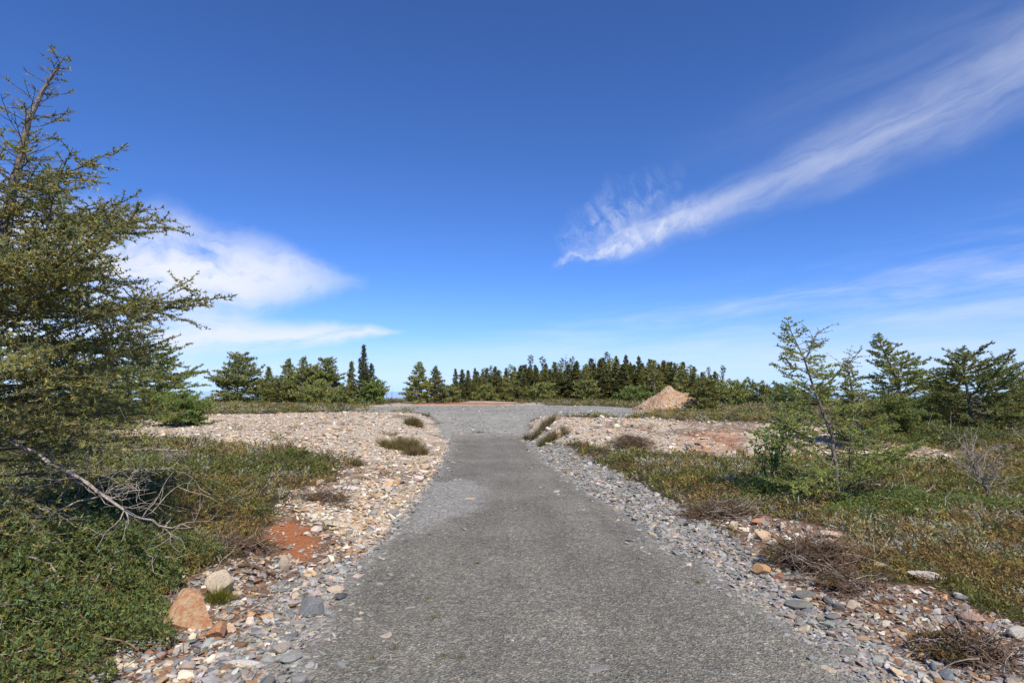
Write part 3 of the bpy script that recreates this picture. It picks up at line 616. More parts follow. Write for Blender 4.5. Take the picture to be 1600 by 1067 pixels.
limb([(-10, 684), (60, 682), (110, 690), (170, 704), (290, 704)], [4.7, 4.7, 4.75, 4.8, 4.9], .018, .004, 'dead_branch', big, M_DEAD, 6, 12, .4)
limb([(100, 800), (200, 760), (230, 730), (300, 735)], [4.5, 4.6, 4.65, 4.7], .008, .002, 'dead_branch', big, M_DEAD, 8, 14, .4)

def larch_at(px, d, top, wpx, seed, label, lean=0, shape='wide', group=None, col=LARCH, leafs=None, dens=None, flag=None, name='larch_tree', sp=None, cat='tree', **kw):
    p = at(px, d); H = ztop(top, d) - p[2]; Rm = wpx / F * d; q = d / 17.0
    shp = {'wide': [(0, .75), (.12, 1.0), (.35, .9), (.55, .62), (.75, .38), (.9, .2), (1, .06)], 'cone': [(0, .8), (.15, 1), (.4, .7), (.7, .35), (1, .05)],
           'narrow': [(0, .7), (.2, 1), (.5, .55), (.8, .3), (1, .08)], 'flat': [(0, .8), (.25, 1), (.5, .95), (.65, .65), (.75, .4), (.86, .55), (1, .25)], 'bush': [(0, .9), (.3, 1), (.7, .75), (1, .3)]}[shape]
    far = q > 1.4
    lf = leafs or ((.092 * q ** .8, .031 * q ** .8, 4) if far else (max(.045, .075 * q ** .8), max(.014, .026 * q ** .8), 5)); dn = dens or 110 / max(H, .6)
    m_ = tree_meshes(seed, H, prof_pts([(a, b * Rm) for a, b in shp]), bends=[(.5, lean * .35, 0), (1, lean, 0)], dens=dn, z0=.05, leaf=lf, maxseg=1 if far else 4, space=sp or max(.03, .034 * q), twig=.45, tgap=max(.08, Rm / 11),
                     pitch=kw.pop('pitch', (-.05, .30)), r_base=.03 * H ** .8, col=col, flag=flag, thin=max(1, q), **kw)
    return tree(name, m_, (p[0], p[1], p[2] - .03), label, cat, group)
# right: the thin young larch and its neighbours
p = at(1300, 7.85); Hs = ztop(497, 7.85) - p[2]; sc_ = 7.85 / F
m_ = tree_meshes(41, Hs, prof_pts([(0, 1.15), (.12, 1.35), (.3, 1.2), (.42, .8), (.6, .62), (.75, .55), (.88, .35), (1, .1)]),
                 bends=[(.3, -.02, 0), (.5, -.14, 0), (.7, -.30, 0), (.85, -.46, 0), (1, -.58, 0)], dens=32, z0=.04, leaf=(.042, .013, 6), space=.024, twig=.42, tgap=.075, pitch=(-.02, .32), wob=.13, lift=.012,
                 r_base=.026, col=(.28, .33, .10), thin=1.15, bare=prof_pts([(0, 1), (.4, .9), (1, .8)]))
e = tree('larch_sapling', m_, (p[0], p[1], p[2] - .03), 'thin see-through young larch leaning left with sparse spiky branches')
r_ = np.random.default_rng(8); segs = []; LP = []
for (a, b, L, el, az) in [(-.15, 1.55, .75, .75, .1), (.05, .05, 1.5, 1.35, .3), (.22, .05, 1.1, 1.3, .2), (-.12, .05, 1.0, 1.4, 2.6), (-.36, 1.95, .45, .9, .0)]:
    pts, sg = path((a, 0, b), (math.cos(az) * math.cos(el), .1 * math.sin(az), math.sin(el)), 9, L / 9, r_, .10, 0, .013, .003); segs.append(sg)
    for i in range(2, 9):
        for _ in range(3):
            pp, s2 = path(pts[i], unit(r_.normal(size=3) * np.array([1, 1, .3]) + np.array([0, 0, .25])), 4, r_.uniform(.03, .08), r_, .15, .02, .004, .0016); segs.append(s2); LP.append(pp)
v, f = tubes(np.concatenate(segs), 4); lv, lf, lc = leaves(np.concatenate(LP), np.tile([[0, 0, .5]], (len(np.concatenate(LP)), 1)), 4, .03, .009, r_, .9, (.22, .26, .08)); V_, F_, C_, I_ = join([(v, f, None, 1), (lv, lf, lc, 0)])
link('side_stem', mesh('side_stem', V_, F_, [M_LEAF, M_BARK], C_, I_), e)
larch_at(1338, 14, 560, 62, 42, 'dense shaggy larch right behind the thin young larch', lean=-.25, shape='cone', col=LARCH2, skip=.1)
larch_at(1412, 19, 521, 78, 43, 'tall larch with a narrow spire leaning left', lean=-.85, shape='wide', flag=(0, .15))
larch_at(1512, 16.5, 556, 118, 44, 'broad dark windswept larch with a flat tufted top', lean=-.15, shape='flat', col=(.185, .21, .07), flag=(0, .25))
larch_at(1470, 23, 596, 60, 45, 'low spreading larch between the leaning spire and the windswept larch', shape='wide', col=LARCH2)
larch_at(1640, 18, 575, 80, 46, 'larch standing beyond the broad windswept larch', shape='wide', col=LARCH2)
larch_at(1385, 15.5, 628, 75, 47, 'low larch bush at the foot of the leaning spire', shape='bush', col=(.185, .23, .07), name='larch_bush', cat='bush')
# left: second larch and the row along the moor
larch_at(225, 21, 545, 105, 51, 'rounded green larch behind the tall larch', shape='bush', col=(.19, .225, .065), lean=.2)
larch_at(285, 17.5, 618, 60, 52, 'low bright green larch bush at the edge of the pale gravel', shape='bush', col=(.20, .265, .075), name='larch_bush', cat='bush')
larch_at(120, 16, 585, 110, 53, 'wide larch bush hidden behind the tall larch', shape='bush', col=LARCH2, name='larch_bush', cat='bush')
D_ = 44
for (px, top, w, sd_, lab, shp, cl, ln) in [
    (372, 554, 50, 60, 'dark layered larch standing apart with a flat top', 'flat', LARCH2, .1), (420, 574, 26, 61, 'small thin larch next to the dark layered larch', 'cone', LARCH2, 0),
    (451, 561, 34, 62, 'larch with a bare pointed leader in the row', 'wide', LARCH, 0), (473, 558, 30, 63, 'pale wispy larch in the row beside the bare leader', 'wide', LARCH, .1),
    (491, 572, 30, 64, 'shorter bushy larch in the middle of the row', 'bush', LARCH, 0), (512, 560, 34, 65, 'twin topped larch in the row', 'flat', LARCH2, 0),
    (549, 566, 16, 66, 'slim spruce left of the tall spire spruce', 'narrow', SPRY, 0), (568, 540, 18, 67, 'tallest thin spire spruce at the end of the row', 'narrow', (.10, .12, .045), 0),
    (580, 569, 22, 68, 'spruce leaning on the tall spire spruce', 'cone', (.11, .135, .05), 0), (655, 566, 30, 69, 'green conical larch standing by itself past the gap', 'wide', LARCH, 0),
    (681, 573, 24, 70, 'duller conical larch paired with the green one past the gap', 'wide', (.15, .17, .07), 0)]:
    larch_at(px, D_ + (sd_ % 3), top, w, sd_, lab, lean=ln, shape=shp, col=cl, dens=32)
for (px, top, w, sd_, d, lab) in [(440, 598, 40, 71, 41, 'low olive bush under the bare leader larch'), (500, 600, 46, 72, 41, 'low olive bush under the twin topped larch'), (537, 607, 30, 73, 40, 'bright green bush below the slim spruce'),
                             (588, 596, 30, 74, 42, 'rounded green bush at the foot of the tall spire spruce'), (800, 606, 26, 75, 50, 'rounded larch bush in front of the spruce wood'), (848, 600, 30, 76, 51, 'grey green larch bush in front of the spruce wood'),
                             (915, 596, 30, 77, 51, 'bright green larch bush in front of the spruce wood'), (990, 606, 34, 78, 46, 'dark flat bush left of the gravel mound'), (1100, 592, 34, 79, 26.5, 'feathery larch bush growing against the right side of the mound'),
                             (1140, 598, 40, 80, 34, 'green bush right of the feathery larch bush'), (1185, 600, 40, 81, 38, 'spreading bush on the moor edge right of the mound'), (1225, 603, 34, 82, 40, 'bush seen through the thin young larch'), (1275, 606, 40, 83, 33, 'low bush behind the thin young larch'), (703, 604, 22, 85, 46, 'grey green bush between the paired larches and the spruce wood'), (760, 603, 24, 84, 52, 'yellowish bush at the edge of the spruce wood')]:
    larch_at(px, d, top, w, sd_, lab, shape='bush', name='larch_bush', cat='bush', dens=34, col=[LARCH, LARCH2, (.19, .25, .07), SPRY][sd_ % 4])
# ------------------------------------------------------------------ the spruce wood
SP = []
for i in range(6):
    SP.append(tree_meshes(400 + i, 4.5, prof_pts([(0, .9), (.15, 1.15), (.4, .85), (.7, .45), (.9, .2), (1, .05)]), dens=20, z0=.03, leaf=(.21, .09, 5), space=.09, twig=.4, tgap=.17, pitch=(-.35, .15), lift=.03, r_base=.07, thin=3, col=SPR if i % 3 else (.18, .185, .052)))
for i in range(3):   # club-topped, thin below
    SP.append(tree_meshes(420 + i, 4.5, prof_pts([(0, .7), (.3, .6), (.5, .2), (.78, .14), (.86, .36), (.95, .28), (1, .08)]), bends=[(.8, .04, 0), (1, .14 * (i - 1), 0)], dens=12, z0=.04, leaf=(.18, .08, 4), space=.09, twig=.4, tgap=.15, pitch=(-.25, .3), r_base=.07, thin=3, col=SPR))
SNAG = [tree_meshes(430 + i, 4.5, prof_pts([(0, .5), (.5, .35), (1, .08)]), dens=6, z0=.2, leaf=(.08, .03, 2), space=.4, twig=.3, tgap=.3, pitch=(-.1, .4), r_base=.06, thin=3, col=(.05, .06, .03), bare=lambda t: .25) for i in range(2)]
LFAR = [tree_meshes(440 + i, 4.0, prof_pts([(0, .9), (.2, 1.2), (.5, .8), (.8, .4), (1, .1)]), dens=10, z0=.05, leaf=(.18, .09, 4), space=.10, twig=.45, tgap=.18, pitch=(-.1, .25), r_base=.06, thin=3, col=(.25, .265, .08)) for i in range(2)]
r = np.random.default_rng(77)
LAB = {'s': ('slender dark spruce spire on the skyline of the spruce wood', 'spire spruces of the wood'), 'f': ('short full spruce in the body of the spruce wood', 'full spruces of the wood'), 'm': ('low wide larch behind the larch row on the moor', 'low larches on the left moor'), 'r': ('low wide larch on the moor edge past the mound', 'low larches past the mound'), 'c': ('spruce with a tufted club top rising from the wood', 'club topped spruces'), 'n': ('nearly bare grey snag rising from the spruce wood', 'snags in the wood'), 'l': ('yellow green larch at the front of the spruce wood', 'larches in the wood')}
def wood_label(kind, pick, px, H):
    where = 'at the wood end by the paired larches' if px < 800 else ('in the middle of the spruce wood' if px < 965 else 'in the wood behind the gravel mound')
    tall = 'tall' if H > 3.9 else 'short'
    if kind == 's': return f"{tall} slender {'olive' if pick % 3 == 0 else 'dark'} spruce spire {where}"
    if kind == 'f': return f"{tall} full {'olive' if pick % 3 == 0 else 'dark'} spruce {where}"
    if kind == 'c': return f"{tall} spruce with a tufted club top {where}"
    if kind == 'l': return f"{tall} yellow green larch {where}"
    if kind == 'n' and px > 700: return f"{tall} nearly bare grey snag {where}"
    return 'small bare snag in the gap between the larch row and the paired larches' if kind == 'n' else LAB[kind][0]
def wood(px, top, d, kind, w=1.0):
    lib = {'s': SP[:6], 'f': SP[:6], 'm': LFAR, 'r': LFAR, 'c': SP[6:], 'n': SNAG, 'l': LFAR}[kind]; pick = int(r.integers(0, len(lib))); p = at(px, d); H = ztop(top, d) - p[2]; base_h = 4.0 if kind in 'lmr' else 4.5; s = H / base_h
    tree('spruce_tree' if kind in 'scf' else ('dead_tree' if kind == 'n' else 'larch_tree'), lib[pick], (p[0], p[1], p[2] - .05), wood_label(kind, pick, px, H), 'tree', LAB[kind][1], r.uniform(0, 6.28), (s * w, s * w, s)).rotation_euler = (r.normal(0, .035), r.normal(0, .035), r.uniform(0, 6.28))
for px, top, kd in [(714, 576, 's'), (721, 584, 's'), (733, 578, 's'), (743, 575, 's'), (753, 573, 'n'), (766, 571, 'c'), (780, 587, 's'), (792, 575, 's'), (803, 573, 's'), (813, 568, 'n'), (823, 569, 's'), (830, 555, 'c'), (837, 570, 's'), (849, 557, 'c'), (855, 568, 's'), (872, 560, 'c'), (884, 553, 'n'), (892, 557, 'c'),
                    (900, 577, 's'), (909, 582, 's'), (919, 572, 'n'), (931, 558, 'n'), (944, 575, 's'), (951, 550, 'c'), (962, 556, 's'), (979, 555, 's'), (987, 566, 's'), (1002, 557, 's'), (1013, 568, 's'), (1022, 564, 's'), (1036, 565, 's'), (1043, 573, 's'), (1055, 567, 's'), (1063, 573, 's'), (1081, 577, 'l'), (1100, 580, 'l'), (1109, 573, 'c'), (1124, 571, 'c'), (1152, 595, 's'), (1163, 593, 's'), (1175, 590, 'n')]:
    wood(px, top, 60 + r.uniform(-3, 5), kd, r.uniform(.8, 1.35) if kd == 's' else 1.2)
for i in range(135):
    px = 712 + (1125 - 712) * (i + r.random()) / 135; wood(px, np.interp(px, [712, 800, 950, 1050, 1125], [582, 572, 561, 565, 584]) + r.uniform(-4, 20), r.uniform(53, 64), 'f' if r.random() < .72 else 'l', 1.5)
for i in range(12):
    px = 1120 + 130 * (i + r.random()) / 12; wood(px, 604 + r.uniform(-3, 6), r.uniform(48, 53), 'r', 1.3)
for i in range(10):
    px = 330 + 250 * (i + r.random()) / 10; wood(px, 600 + r.uniform(-4, 6), r.uniform(46, 52), 'm', 1.3)
wood(605, 598, 53, 'n'); wood(613, 604, 53, 'n')

# ------------------------------------------------------------------ gravel mound
r = np.random.default_rng(9); pm = at(1048, 28.5); nr, na = 26, 56; V = [(0, 0, 1.22)]
for i in range(1, nr + 1):
    t = i / nr
    for j in range(na):
        a = j / na * 2 * math.pi; rr = 1.85 * t * (1 + .10 * math.sin(2 * a + 1) + .06 * math.sin(5 * a)); zz = 1.27 * max(0, (1 - t ** .9)) - .06 * (t > .95)
        q = float(fbm(np.array([rr * math.cos(a)]), np.array([rr * math.sin(a)]), 3.0, 3, 61)[0]) - .5; V.append((rr * math.cos(a), rr * math.sin(a), zz + .12 * math.sin(a * 3 + 2 * t * 3) * t * (1 - t) * 2 + q * .38 * min(1, 3 * (1 - t) + .2)))
Fm = [(0, 1 + j, 1 + (j + 1) % na, 0) for j in range(na)]; Fm = [(a, b, c) for a, b, c, _ in Fm]
for i in range(nr - 1):
    for j in range(na):
        a, b = 1 + i * na + j, 1 + i * na + (j + 1) % na; Fm += [(a, a + na, b + na), (a, b + na, b)]
k = Mat('mound_soil'); pa, vq = gravel_color(k, PALES, 14); n1 = k.noise(1.6, 6)
cc = k.mix(k.ramp(n1, [(.35, (.4, .4, .4)), (.6, (.92, .92, .92))]), pa, (.43, .245, .12)); k.bump(k.math('ADD', vq.outputs['Distance'], k.noise(12, 5)), .9, .06); M_MOUND = k.col(cc, .95)
mo = link('gravel_mound', None, None, (pm[0], pm[1], pm[2] - .02)); tag(mo, 'tall tan heap of dug gravel and soil at the far side of the pad', 'mound'); V = np.array(V)
link('heap', mesh('heap', V, np.array(Fm), M_MOUND, None, None, True), mo)
n = 420; ii = np.clip((len(V) * r.random(n) ** .45).astype(int), 0, len(V) - 1); hv, hf = HULLS[4]; sz = np.clip(r.lognormal(-3.1, .45, n), .02, .14) * (1 + 1.0 * (V[ii, 2] < .25))
pv = (hv[None] * sz[:, None, None] + V[ii][:, None] + r.normal(0, .04, (n, 1, 3)) * np.array([1, 1, .3])).reshape(-1, 3)
tag(link('heap_stones', mesh('heap_stones', pv, (hf[None] + (np.arange(n) * len(hv))[:, None, None]).reshape(-1, 3), M_CHIP, np.repeat(pick_colors(n, PAL_PALE, r), len(hv), 0)), mo), kind='stuff')

# ------------------------------------------------------------------ heath: low ground cover nobody could count
r = np.random.default_rng(15)
def sprig_tuft(seed, stems=7, per=4):
    r = np.random.default_rng(seed); P, D = [], []
    for i in range(stems):
        a = r.uniform(0, 6.28); q = .55 * math.sqrt(r.random()); tip = np.array([q * 1.7 * math.cos(a), q * 1.7 * math.sin(a), r.uniform(.45, 1.0)]); b = np.array([q * .5 * math.cos(a), q * .5 * math.sin(a), -.1])
        for j in range(per): t = (j + .6) / per; P.append(b + (tip - b) * t); D.append(unit(tip - b) + r.normal(0, .5, 3))
    P, D = np.array(P), unit(np.array(D)); s = unit(np.cross(D, r.normal(size=D.shape))); w = .10
    return np.stack([P - s * w * .6, P + s * w * .6, P + D * .36], 1).reshape(-1, 3)
TUFTS = [sprig_tuft(500 + i) for i in range(8)]
def w_heath(x, y):
    m = masks(x, y); xl, xr = edges(y); g = np.clip(1 - 1.5 * np.maximum.reduce([m[0], m[1], m[2] * .8, m[3]]), 0, 1); d = np.hypot(x, y)
    return g * ((x < xl - .3) | (x > xr + .3) | (y > 24)) * (d < 80)
n = 24000; x, y = scatter(n, (-1.15, 1.15, 2.2, 62, True), w_heath, True, r)
d = np.hypot(x, y); sz = np.clip(.022 * d ** .85, .05, .42) * r.uniform(.7, 1.35, n); z = height(x, y, False)
pat, pat2, pat3 = fbm(x, y, .8, 4, 71), fbm(x, y, 1.9, 3, 83), r.random(n)
OL, BR, GR, DK, YG = np.array([.115, .115, .036]), np.array([.18, .125, .05]), np.array([.27, .235, .17]), np.array([.07, .085, .026]), np.array([.19, .175, .05])
cl = np.where((pat < .53)[:, None], OL, BR); cl = np.where(((pat2 > .52) & (pat3 < .6))[:, None], GR, cl); cl = np.where((pat3 > .86)[:, None], YG, cl); cl = np.where(((pat3 < .16))[:, None], DK, cl)
cl = np.where(((x < -1.5) & (pat3 > .72) & (pat < .52) & (y < 14))[:, None], np.array([.11, .135, .04]), cl); cl = 1.75 * cl * np.array([1.06, 1.0, .85]) * (1 + .22 * r.normal(size=(n, 1))).clip(.5, 1.6)
Vs, Cs = [], []
which = r.integers(0, 8, n)
for w in range(8):
    i = np.where(which == w)[0]; m = len(i); a = r.uniform(0, 6.28, m); c, s_ = np.cos(a)[:, None], np.sin(a)[:, None]; tv = TUFTS[w]
    hgt = (sz[i] * r.uniform(.55, 1.1, m) * np.where(d[i] > 15, .55, .85))[:, None]; vx = (tv[None, :, 0] * c - tv[None, :, 1] * s_) * sz[i][:, None]; vy = (tv[None, :, 0] * s_ + tv[None, :, 1] * c) * sz[i][:, None]
    Vs.append(np.stack([vx + x[i][:, None], vy + y[i][:, None], tv[None, :, 2] * hgt + z[i][:, None]], -1).reshape(-1, 3)); q = len(tv) // 3
    Cs.append((np.repeat(cl[i], q * 3, 0) * np.repeat((1 + .25 * r.normal(size=(m * q, 1))).clip(.5, 1.7), 3, 0)))
Vs = np.concatenate(Vs); tag(link('heath', mesh('heath', Vs, np.arange(len(Vs)).reshape(-1, 3), M_LEAF, np.clip(np.concatenate(Cs), .01, .5))), 'low olive and rusty brown heath covering the barrens', 'heath', kind='stuff')

# ------------------------------------------------------------------ plants, root clumps, sticks
def clump_obj(name, loc, parts, label, cat, group=None, mats=None):
    e = link(name, None, None, loc); e.empty_display_size = .1; tag(e, label, cat, group)
    for nm, (V_, F_, C_, I_) in parts: tag(link(nm, mesh(nm, V_, F_, mats or [M_LEAF, M_TWIG, M_DEAD], C_, I_), e), kind='stuff')
    return e
def twigs_arr(seed, n, rx, ry, h, ln, rad, mat=1, lift=-.04, arch=.35):
    r_ = np.random.default_rng(seed); S = []; cx_, cy_ = r_.normal(0, .45, 7), r_.normal(0, .45, 7)
    for _ in range(n):
        jj = r_.integers(0, 7); x0_, y0_ = np.clip(cx_[jj] + r_.normal(0, .25), -1, 1), np.clip(cy_[jj] + r_.normal(0, .25), -1, 1); a, q = math.atan2(y0_, x0_), min(1.0, math.hypot(x0_, y0_)); x_, y_ = rx * q * math.cos(a), ry * q * math.sin(a); hh = h * (1 - q * q * .8) * r_.uniform(.1, 1)
        d_ = np.array([r_.normal(), r_.normal() * .7, r_.normal() * arch]); _, sg = path((x_, y_, hh), d_, 4, ln * r_.uniform(.4, 1.2) / 4, r_, .27, lift, rad * (.5 + 1.6 * r_.random() ** 3), rad * .35); sg = sg[::1]; sg[:, [2, 5]] = np.maximum(sg[:, [2, 5]], .005); S.append(sg)
    v, f = tubes(np.concatenate(S), 3); return v, f, None, mat
def mat_plant(px, py, rx, ry, h, n, seed, col, label, name='creeping_larch', leaf=(.028, .011, 6), twn=60, cat='shrub'):
    """low creeping shrub: stems and leaf rosettes"""
    p = ground(px, py); r_ = np.random.default_rng(seed); a, q = r_.uniform(0, 6.28, n), np.sqrt(r_.random(n)); edge_ = 1 + .35 * np.sin(3 * a + seed) + .2 * np.sin(7 * a)
    x_, y_ = rx * q * np.cos(a) * edge_, ry * q * np.sin(a) * edge_; zz = height(x_ + p[0], y_ + p[1], False) - p[2]
    P = np.stack([x_, y_, zz + h * (.25 + .75 * r_.random(n)) * (1 - .7 * q ** 2) * (.5 + fbm(x_ + p[0], y_ + p[1], 3.5, 2, seed))], -1)
    lv, lf, lc = leaves(P, np.tile([[0, 0, .7]], (n, 1)), leaf[2], leaf[0], leaf[1], r_, .9, col, .28, .12)
    tw = twigs_arr(seed + 1, twn, rx, ry, h, .45 * max(rx, .3), .004, 2, .0, .12); tw[0][:, 2] += height(tw[0][:, 0] + p[0], tw[0][:, 1] + p[1], False) - p[2]
    dk = twigs_arr(seed + 2, twn, rx, ry, h * .6, .4 * max(rx, .3), .005, 1, .0, .2); dk[0][:, 2] += height(dk[0][:, 0] + p[0], dk[0][:, 1] + p[1], False) - p[2]
    return clump_obj(name, p, [('foliage', join([(lv, lf, lc, 0)])), ('stems', join([tw, dk]))], label, cat)
mat_plant(105, 905, 1.0, .75, .46, 7000, 601, (.165, .205, .07), 'thick green creeping larch mat beneath the tall larch')
mat_plant(40, 1010, .8, .45, .36, 3500, 602, (.155, .195, .066), 'creeping green mat beside the white speckled rock')
mat_plant(190, 775, 1.3, .8, .28, 4000, 603, (.125, .15, .05), 'dull green undergrowth around the bare grey branch', twn=120)
mat_plant(30, 720, 1.3, .9, .45, 4500, 604, (.11, .14, .045), 'dark undergrowth at the trunk of the tall larch', twn=110)
mat_plant(1225, 775, .75, .45, .30, 3800, 605, (.15, .20, .06), 'dark green creeping larch left of the thin young larch')
mat_plant(1420, 790, 1.15, .7, .22, 6000, 606, (.18, .235, .07), 'bright green creeping larch mat right of the thin young larch')
mat_plant(1320, 775, .6, .4, .42, 700, 607, (.07, .08, .03), 'dark tangle of dead twigs under the thin young larch', twn=160, name='twig_tangle')
mat_plant(1480, 690, 1.8, .7, .35, 3600, 608, (.14, .175, .055), 'green undergrowth below the windswept larch', leaf=(.05, .02, 5))
def root_clump(px, py, rx, ry, h, n, seed, label, mat=1, green=0, name='root_clump'):
    h *= .72; green *= 3
    p = ground(px, py); r_ = np.random.default_rng(seed); V_, F_ = blob(seed, 3, (1, ry / rx, h / rx * .6), 5, .7, .95, .10); V_ = V_ * rx * .66; V_ *= 1 + .5 * (fbm(V_[:, 0] + seed, V_[:, 1], 9, 3, 3) - .5)[:, None]; c_ = np.tile([[.07, .045, .03]], (len(V_), 1)) * r_.uniform(.6, 1.4, (len(V_), 1))
    parts = [('soil_clump', join([(V_, F_, c_, 0)]))]; tw = [twigs_arr(seed + 1, int(n * 2.2), rx, ry, h * 1.15, rx * .8, .004, 1), twigs_arr(seed + 2, int(n * .7), rx * 1.1, ry * 1.1, h * 1.25, rx * .8, .0032, 2)]; parts.append(('roots', join(tw)))
    if green:
        a, q = r_.uniform(0, 6.28, green), np.sqrt(r_.random(green)); P = np.stack([rx * q * np.cos(a), ry * q * np.sin(a) + ry * .3, h * (1 - .6 * q * q) * r_.uniform(.7, 1.15, green)], -1); keep = fbm(P[:, 0], P[:, 1], 7, 2, seed % 40) > .45; P = P[keep]; lv, lf, lc = leaves(P, np.tile([[0, 0, .8]], (len(P), 1)), 4, .035, .009, r_, .8, (.16, .125, .06)); parts.append(('sprigs', join([(lv, lf, lc, 0)])))
    e = link(name, None, None, p); tag(e, label, 'root clump')
    for nm, (a, b, c_, i) in parts: tag(link(nm, mesh(nm, a, b, [M_CHIP if nm == 'soil_clump' else M_LEAF, M_TWIG, M_DEAD], c_, i), e), kind=None if nm == 'soil_clump' else 'stuff')
root_clump(1130, 808, .42, .26, .22, 260, 701, 'upturned dark root clump at the edge of the drive', green=250)
root_clump(1275, 885, .46, .30, .24, 300, 702, 'larger upturned root clump with pale twigs above the slate group', green=250)
root_clump(1325, 922, .22, .16, .14, 110, 703, 'small ragged root clump right of the slate group', green=90)
root_clump(1515, 1030, .30, .2, .14, 160, 704, 'low twiggy clump of turf beside the blue grey slab', green=200)
root_clump(985, 700, .62, .4, .36, 220, 705, 'grey brown dead heather clump on the gravel bank', green=350)
root_clump(495, 783, .40, .2, .12, 160, 706, 'torn heath roots overhanging the rubble', green=120)
root_clump(365, 862, .36, .2, .16, 180, 707, 'tangle of grey roots beside the orange soil', green=120)
def tuft(px, py, rad, h, n, seed, col, label, name='grass_tuft', wd=.008, group=None, cat='grass tuft'):
    p = ground(px, py); r_ = np.random.default_rng(seed); m = 1 if rad < .1 else 9; out = []
    for i in range(m):
        c0 = r_.normal(0, .45, 2) * rad * (m > 1); rr = rad * (1 if m == 1 else r_.uniform(.18, .5)); hh = h * (1 if m == 1 else r_.uniform(.45, 1.15)); k_ = max(20, int(n / m * 1.3)); a = r_.uniform(0, 6.28, k_); q = np.abs(r_.normal(0, .5, k_))
        P = np.stack([c0[0] + rr * q * np.cos(a), c0[1] + rr * q * np.sin(a), np.full(k_, -.01)], -1); D = unit(np.stack([np.cos(a) * q * .8, np.sin(a) * q * .8, np.full(k_, .8)], -1))
        out.append((*leaves(P, D, 2, hh, wd * .55, r_, .38, np.array(col) * r_.uniform(.8, 1.2), .35, .2), 0))
        if m > 1: d_ = r_.random(k_) < .35; out.append((*leaves(P[d_], D[d_], 1, hh * .9, wd * .5, r_, .6, (.34, .27, .16), .3, .1), 0))
    lv, lf, lc, _ = join(out); lv[:, 2] += height(lv[:, 0] + p[0], lv[:, 1] + p[1], False) - p[2]
    return tag(link(name, mesh(name, lv, lf, M_LEAF, lc), None, p), label, cat, group)
tuft(627, 702, .62, .34, 1500, 801, (.16, .14, .05), 'large olive grass tuft on the pale gravel slope', wd=.02)
tuft(648, 712, .34, .26, 500, 811, (.14, .11, .05), 'brownish tuft on the right of the large olive tuft', wd=.018)
tuft(657, 668, .48, .36, 700, 802, (.15, .12, .05), 'grass tuft at the crest of the pale gravel slope', wd=.025)
tuft(556, 726, .16, .18, 260, 803, (.13, .12, .05), 'small dark tuft beside a white stone on the gravel', wd=.014)
tuft(842, 678, .42, .34, 700, 804, (.15, .13, .07), 'grey brown grass tuft on the nose of the right gravel bank', wd=.022)
tuft(868, 684, .40, .28, 500, 805, (.17, .14, .09), 'dry tuft behind the nose of the right gravel bank', wd=.022)
tuft(856, 692, .26, .22, 450, 806, (.13, .13, .04), 'green tuft at the foot of the right gravel bank', wd=.018)
tuft(683, 746, .22, .05, 200, 807, (.13, .11, .04), 'flat brown moss cushion on the drive edge', name='moss_tuft', wd=.014, cat='moss')
tuft(750, 676, .30, .07, 160, 808, (.12, .13, .05), 'thin moss patch where the drive meets the pad', name='moss_tuft', wd=.018, cat='moss')
tuft(342, 940, .09, .13, 160, 809, (.15, .15, .03), 'small yellow green weed against the cream boulder', name='weed', wd=.012, cat='weed')
tuft(215, 985, .16, .10, 200, 810, (.13, .14, .04), 'thin green weed on the soil left of the rust stained boulder', name='weed', wd=.010, cat='weed')
for i, (px, py, s, c_) in enumerate([(648, 907, 1.2, 0), (679, 968, 1.1, 0), (668, 938, .7, 0), (1090, 912, 1.2, 0), (672, 838, 1.0, 1), (618, 1016, .9, 1), (582, 1032, 1.1, 1), (693, 1028, 1, 1), (721, 1030, 1.1, 1), (746, 882, .8, 1), (706, 872, .8, 1)]):
    tuft(px, py, .045 * s, .036, 90, 820 + i, (.10, .17, .03) if c_ == 0 else (.13, .13, .045), 'tiny bright green moss tuft growing in the drive' if c_ == 0 else 'tiny olive moss tuft growing in the drive', name='moss_tuft', wd=.007, group='green moss tufts in the drive' if c_ == 0 else 'olive moss tufts in the drive', cat='moss')
def stick(pxs, r0, r1, label, mat, seed, kids=2, klen=.12, lift=.02):
    r_ = np.random.default_rng(seed); P = np.array([ground(*q) for q in pxs]); P[:, 2] += lift + np.array([.02 * (i % 2) for i in range(len(P))]); o = P[0].copy(); t = np.linspace(0, len(P) - 1, 14); pts = np.stack([np.interp(t, np.arange(len(P)), P[:, q]) for q in range(3)], -1) - o + .006 * r_.normal(size=(14, 3)); rad = np.linspace(r0, r1, 14)
    S = [np.concatenate([pts[:-1], pts[1:], rad[:-1, None], rad[1:, None]], 1)]
    for _ in range(kids): i = r_.integers(3, 13); S.append(path(pts[i], unit(pts[i] - pts[i - 1] + .8 * r_.normal(size=3) * np.array([1, 1, .3])), 4, klen / 4, r_, .15, 0, rad[i] * .6, .0015)[1])
    v, f = tubes(np.concatenate(S), 6); tag(link('stick', mesh('stick', v, f, mat), None, o), label, 'stick')
stick([(372, 888), (395, 890), (415, 897), (430, 905)], .016, .009, 'dark brown stick pointing at the drive beside the cream boulder', M_TWIG, 1)
stick([(378, 897), (400, 902), (418, 908)], .014, .01, 'pale stripped stick lying along the dark brown stick', M_DEAD, 2, 0)
stick([(490, 778), (515, 772), (530, 768), (552, 760)], .02, .008, 'weathered grey stick across the torn heath roots', M_DEAD, 3, 1, .2, .05)
stick([(500, 790), (530, 793), (560, 797), (590, 799)], .014, .005, 'thin dark root trailing over the rubble', M_TWIG, 4, 2, .2)
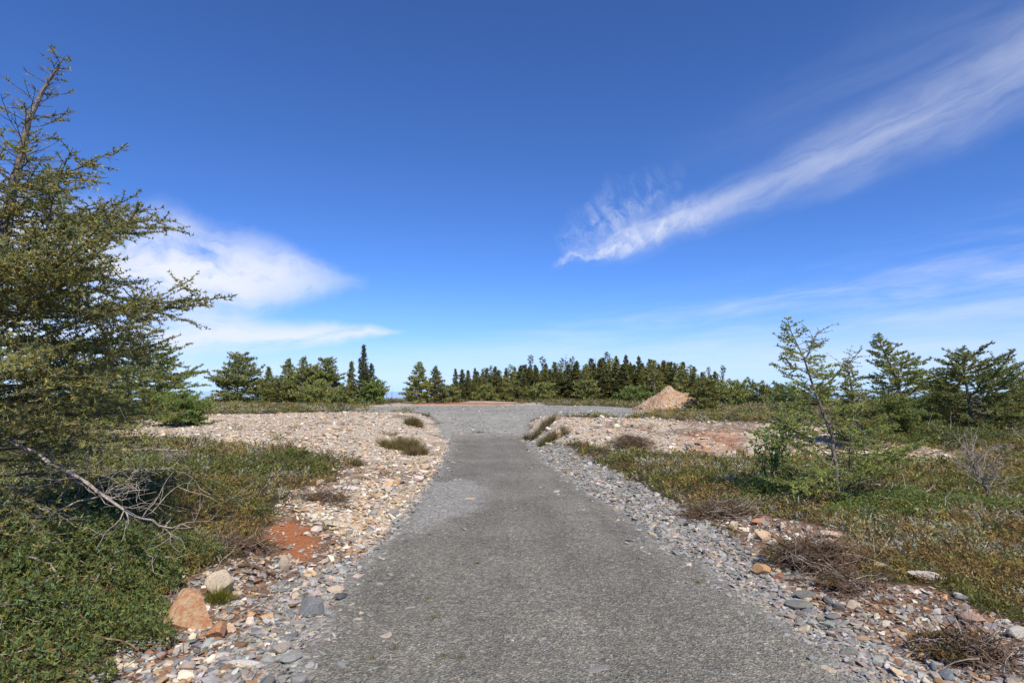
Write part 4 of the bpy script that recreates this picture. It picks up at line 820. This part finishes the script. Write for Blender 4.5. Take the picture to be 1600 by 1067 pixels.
stick([(600, 1040), (612, 1031), (620, 1025), (628, 1016)], .004, .002, 'thin pale forked twig lying on the drive', M_DEAD, 5, 3, .09, .006)
stick([(1518, 990), (1545, 1012), (1568, 1035), (1600, 1062)], .006, .003, 'long wiry pale twig arching over the turf clump', M_DEAD, 6, 2, .2, .07)
stick([(1540, 1004), (1556, 1013), (1568, 1036)], .005, .003, 'shorter wiry twig beside the long arching one', M_DEAD, 7, 1, .1, .06)
stick([(40, 925), (75, 948), (90, 965), (70, 990)], .008, .003, 'crooked bare twig lying over the creeping green mat', M_DEAD, 9, 2, .2, .25)
# leafy sapling and bare shrub on the right
p = at(1196, 9.2); r_ = np.random.default_rng(31); segs, LP = [], []
for _ in range(9):
    pts, sg = path((r_.normal(0, .05), r_.normal(0, .05), 0), (r_.normal(0, .28), r_.normal(0, .28), 1), 8, r_.uniform(.09, .15), r_, .12, .02, .009, .003); segs.append(sg); LP += [pts[i] + r_.normal(0, .05, 3) for i in range(3, 9) for _k in range(5)]
v, f = tubes(np.concatenate(segs), 4); LP = np.array(LP); lv, lf, lc = leaves(LP, np.tile([[0, 0, .5]], (len(LP), 1)), 4, .06, .035, r_, .9, (.15, .25, .07)); clump_obj('leafy_sapling', (p[0], p[1], p[2]), [('stems', join([(v, f, None, 1)])), ('foliage', join([(lv, lf, lc, 0)]))], 'fresh green broad leaved sapling left of the thin young larch', 'sapling')
p = ground(1549, 786); segs = []; pts, sg = path((0, 0, 0), (-.25, .1, 1), 6, .085, r_, .08, 0, .014, .008); segs.append(sg)
for _ in range(38):
    i = r_.integers(2, 7); pp, sg = path(pts[i], (r_.normal(0, .6), r_.normal(0, .6), 1), 7, r_.uniform(.04, .09), r_, .16, .02, .006, .0016); segs.append(sg)
    for _k in range(4): w = r_.integers(2, 7); segs.append(path(pp[w], unit(pp[w] - pp[w - 1] + .6 * r_.normal(size=3)), 4, .04, r_, .15, .02, .003, .001)[1])
v, f = tubes(np.concatenate(segs), 4); clump_obj('bare_shrub', p, [('stems', join([(v, f, None, 2)]))], 'leafless grey twiggy shrub with a pale stem in the heath', 'shrub')
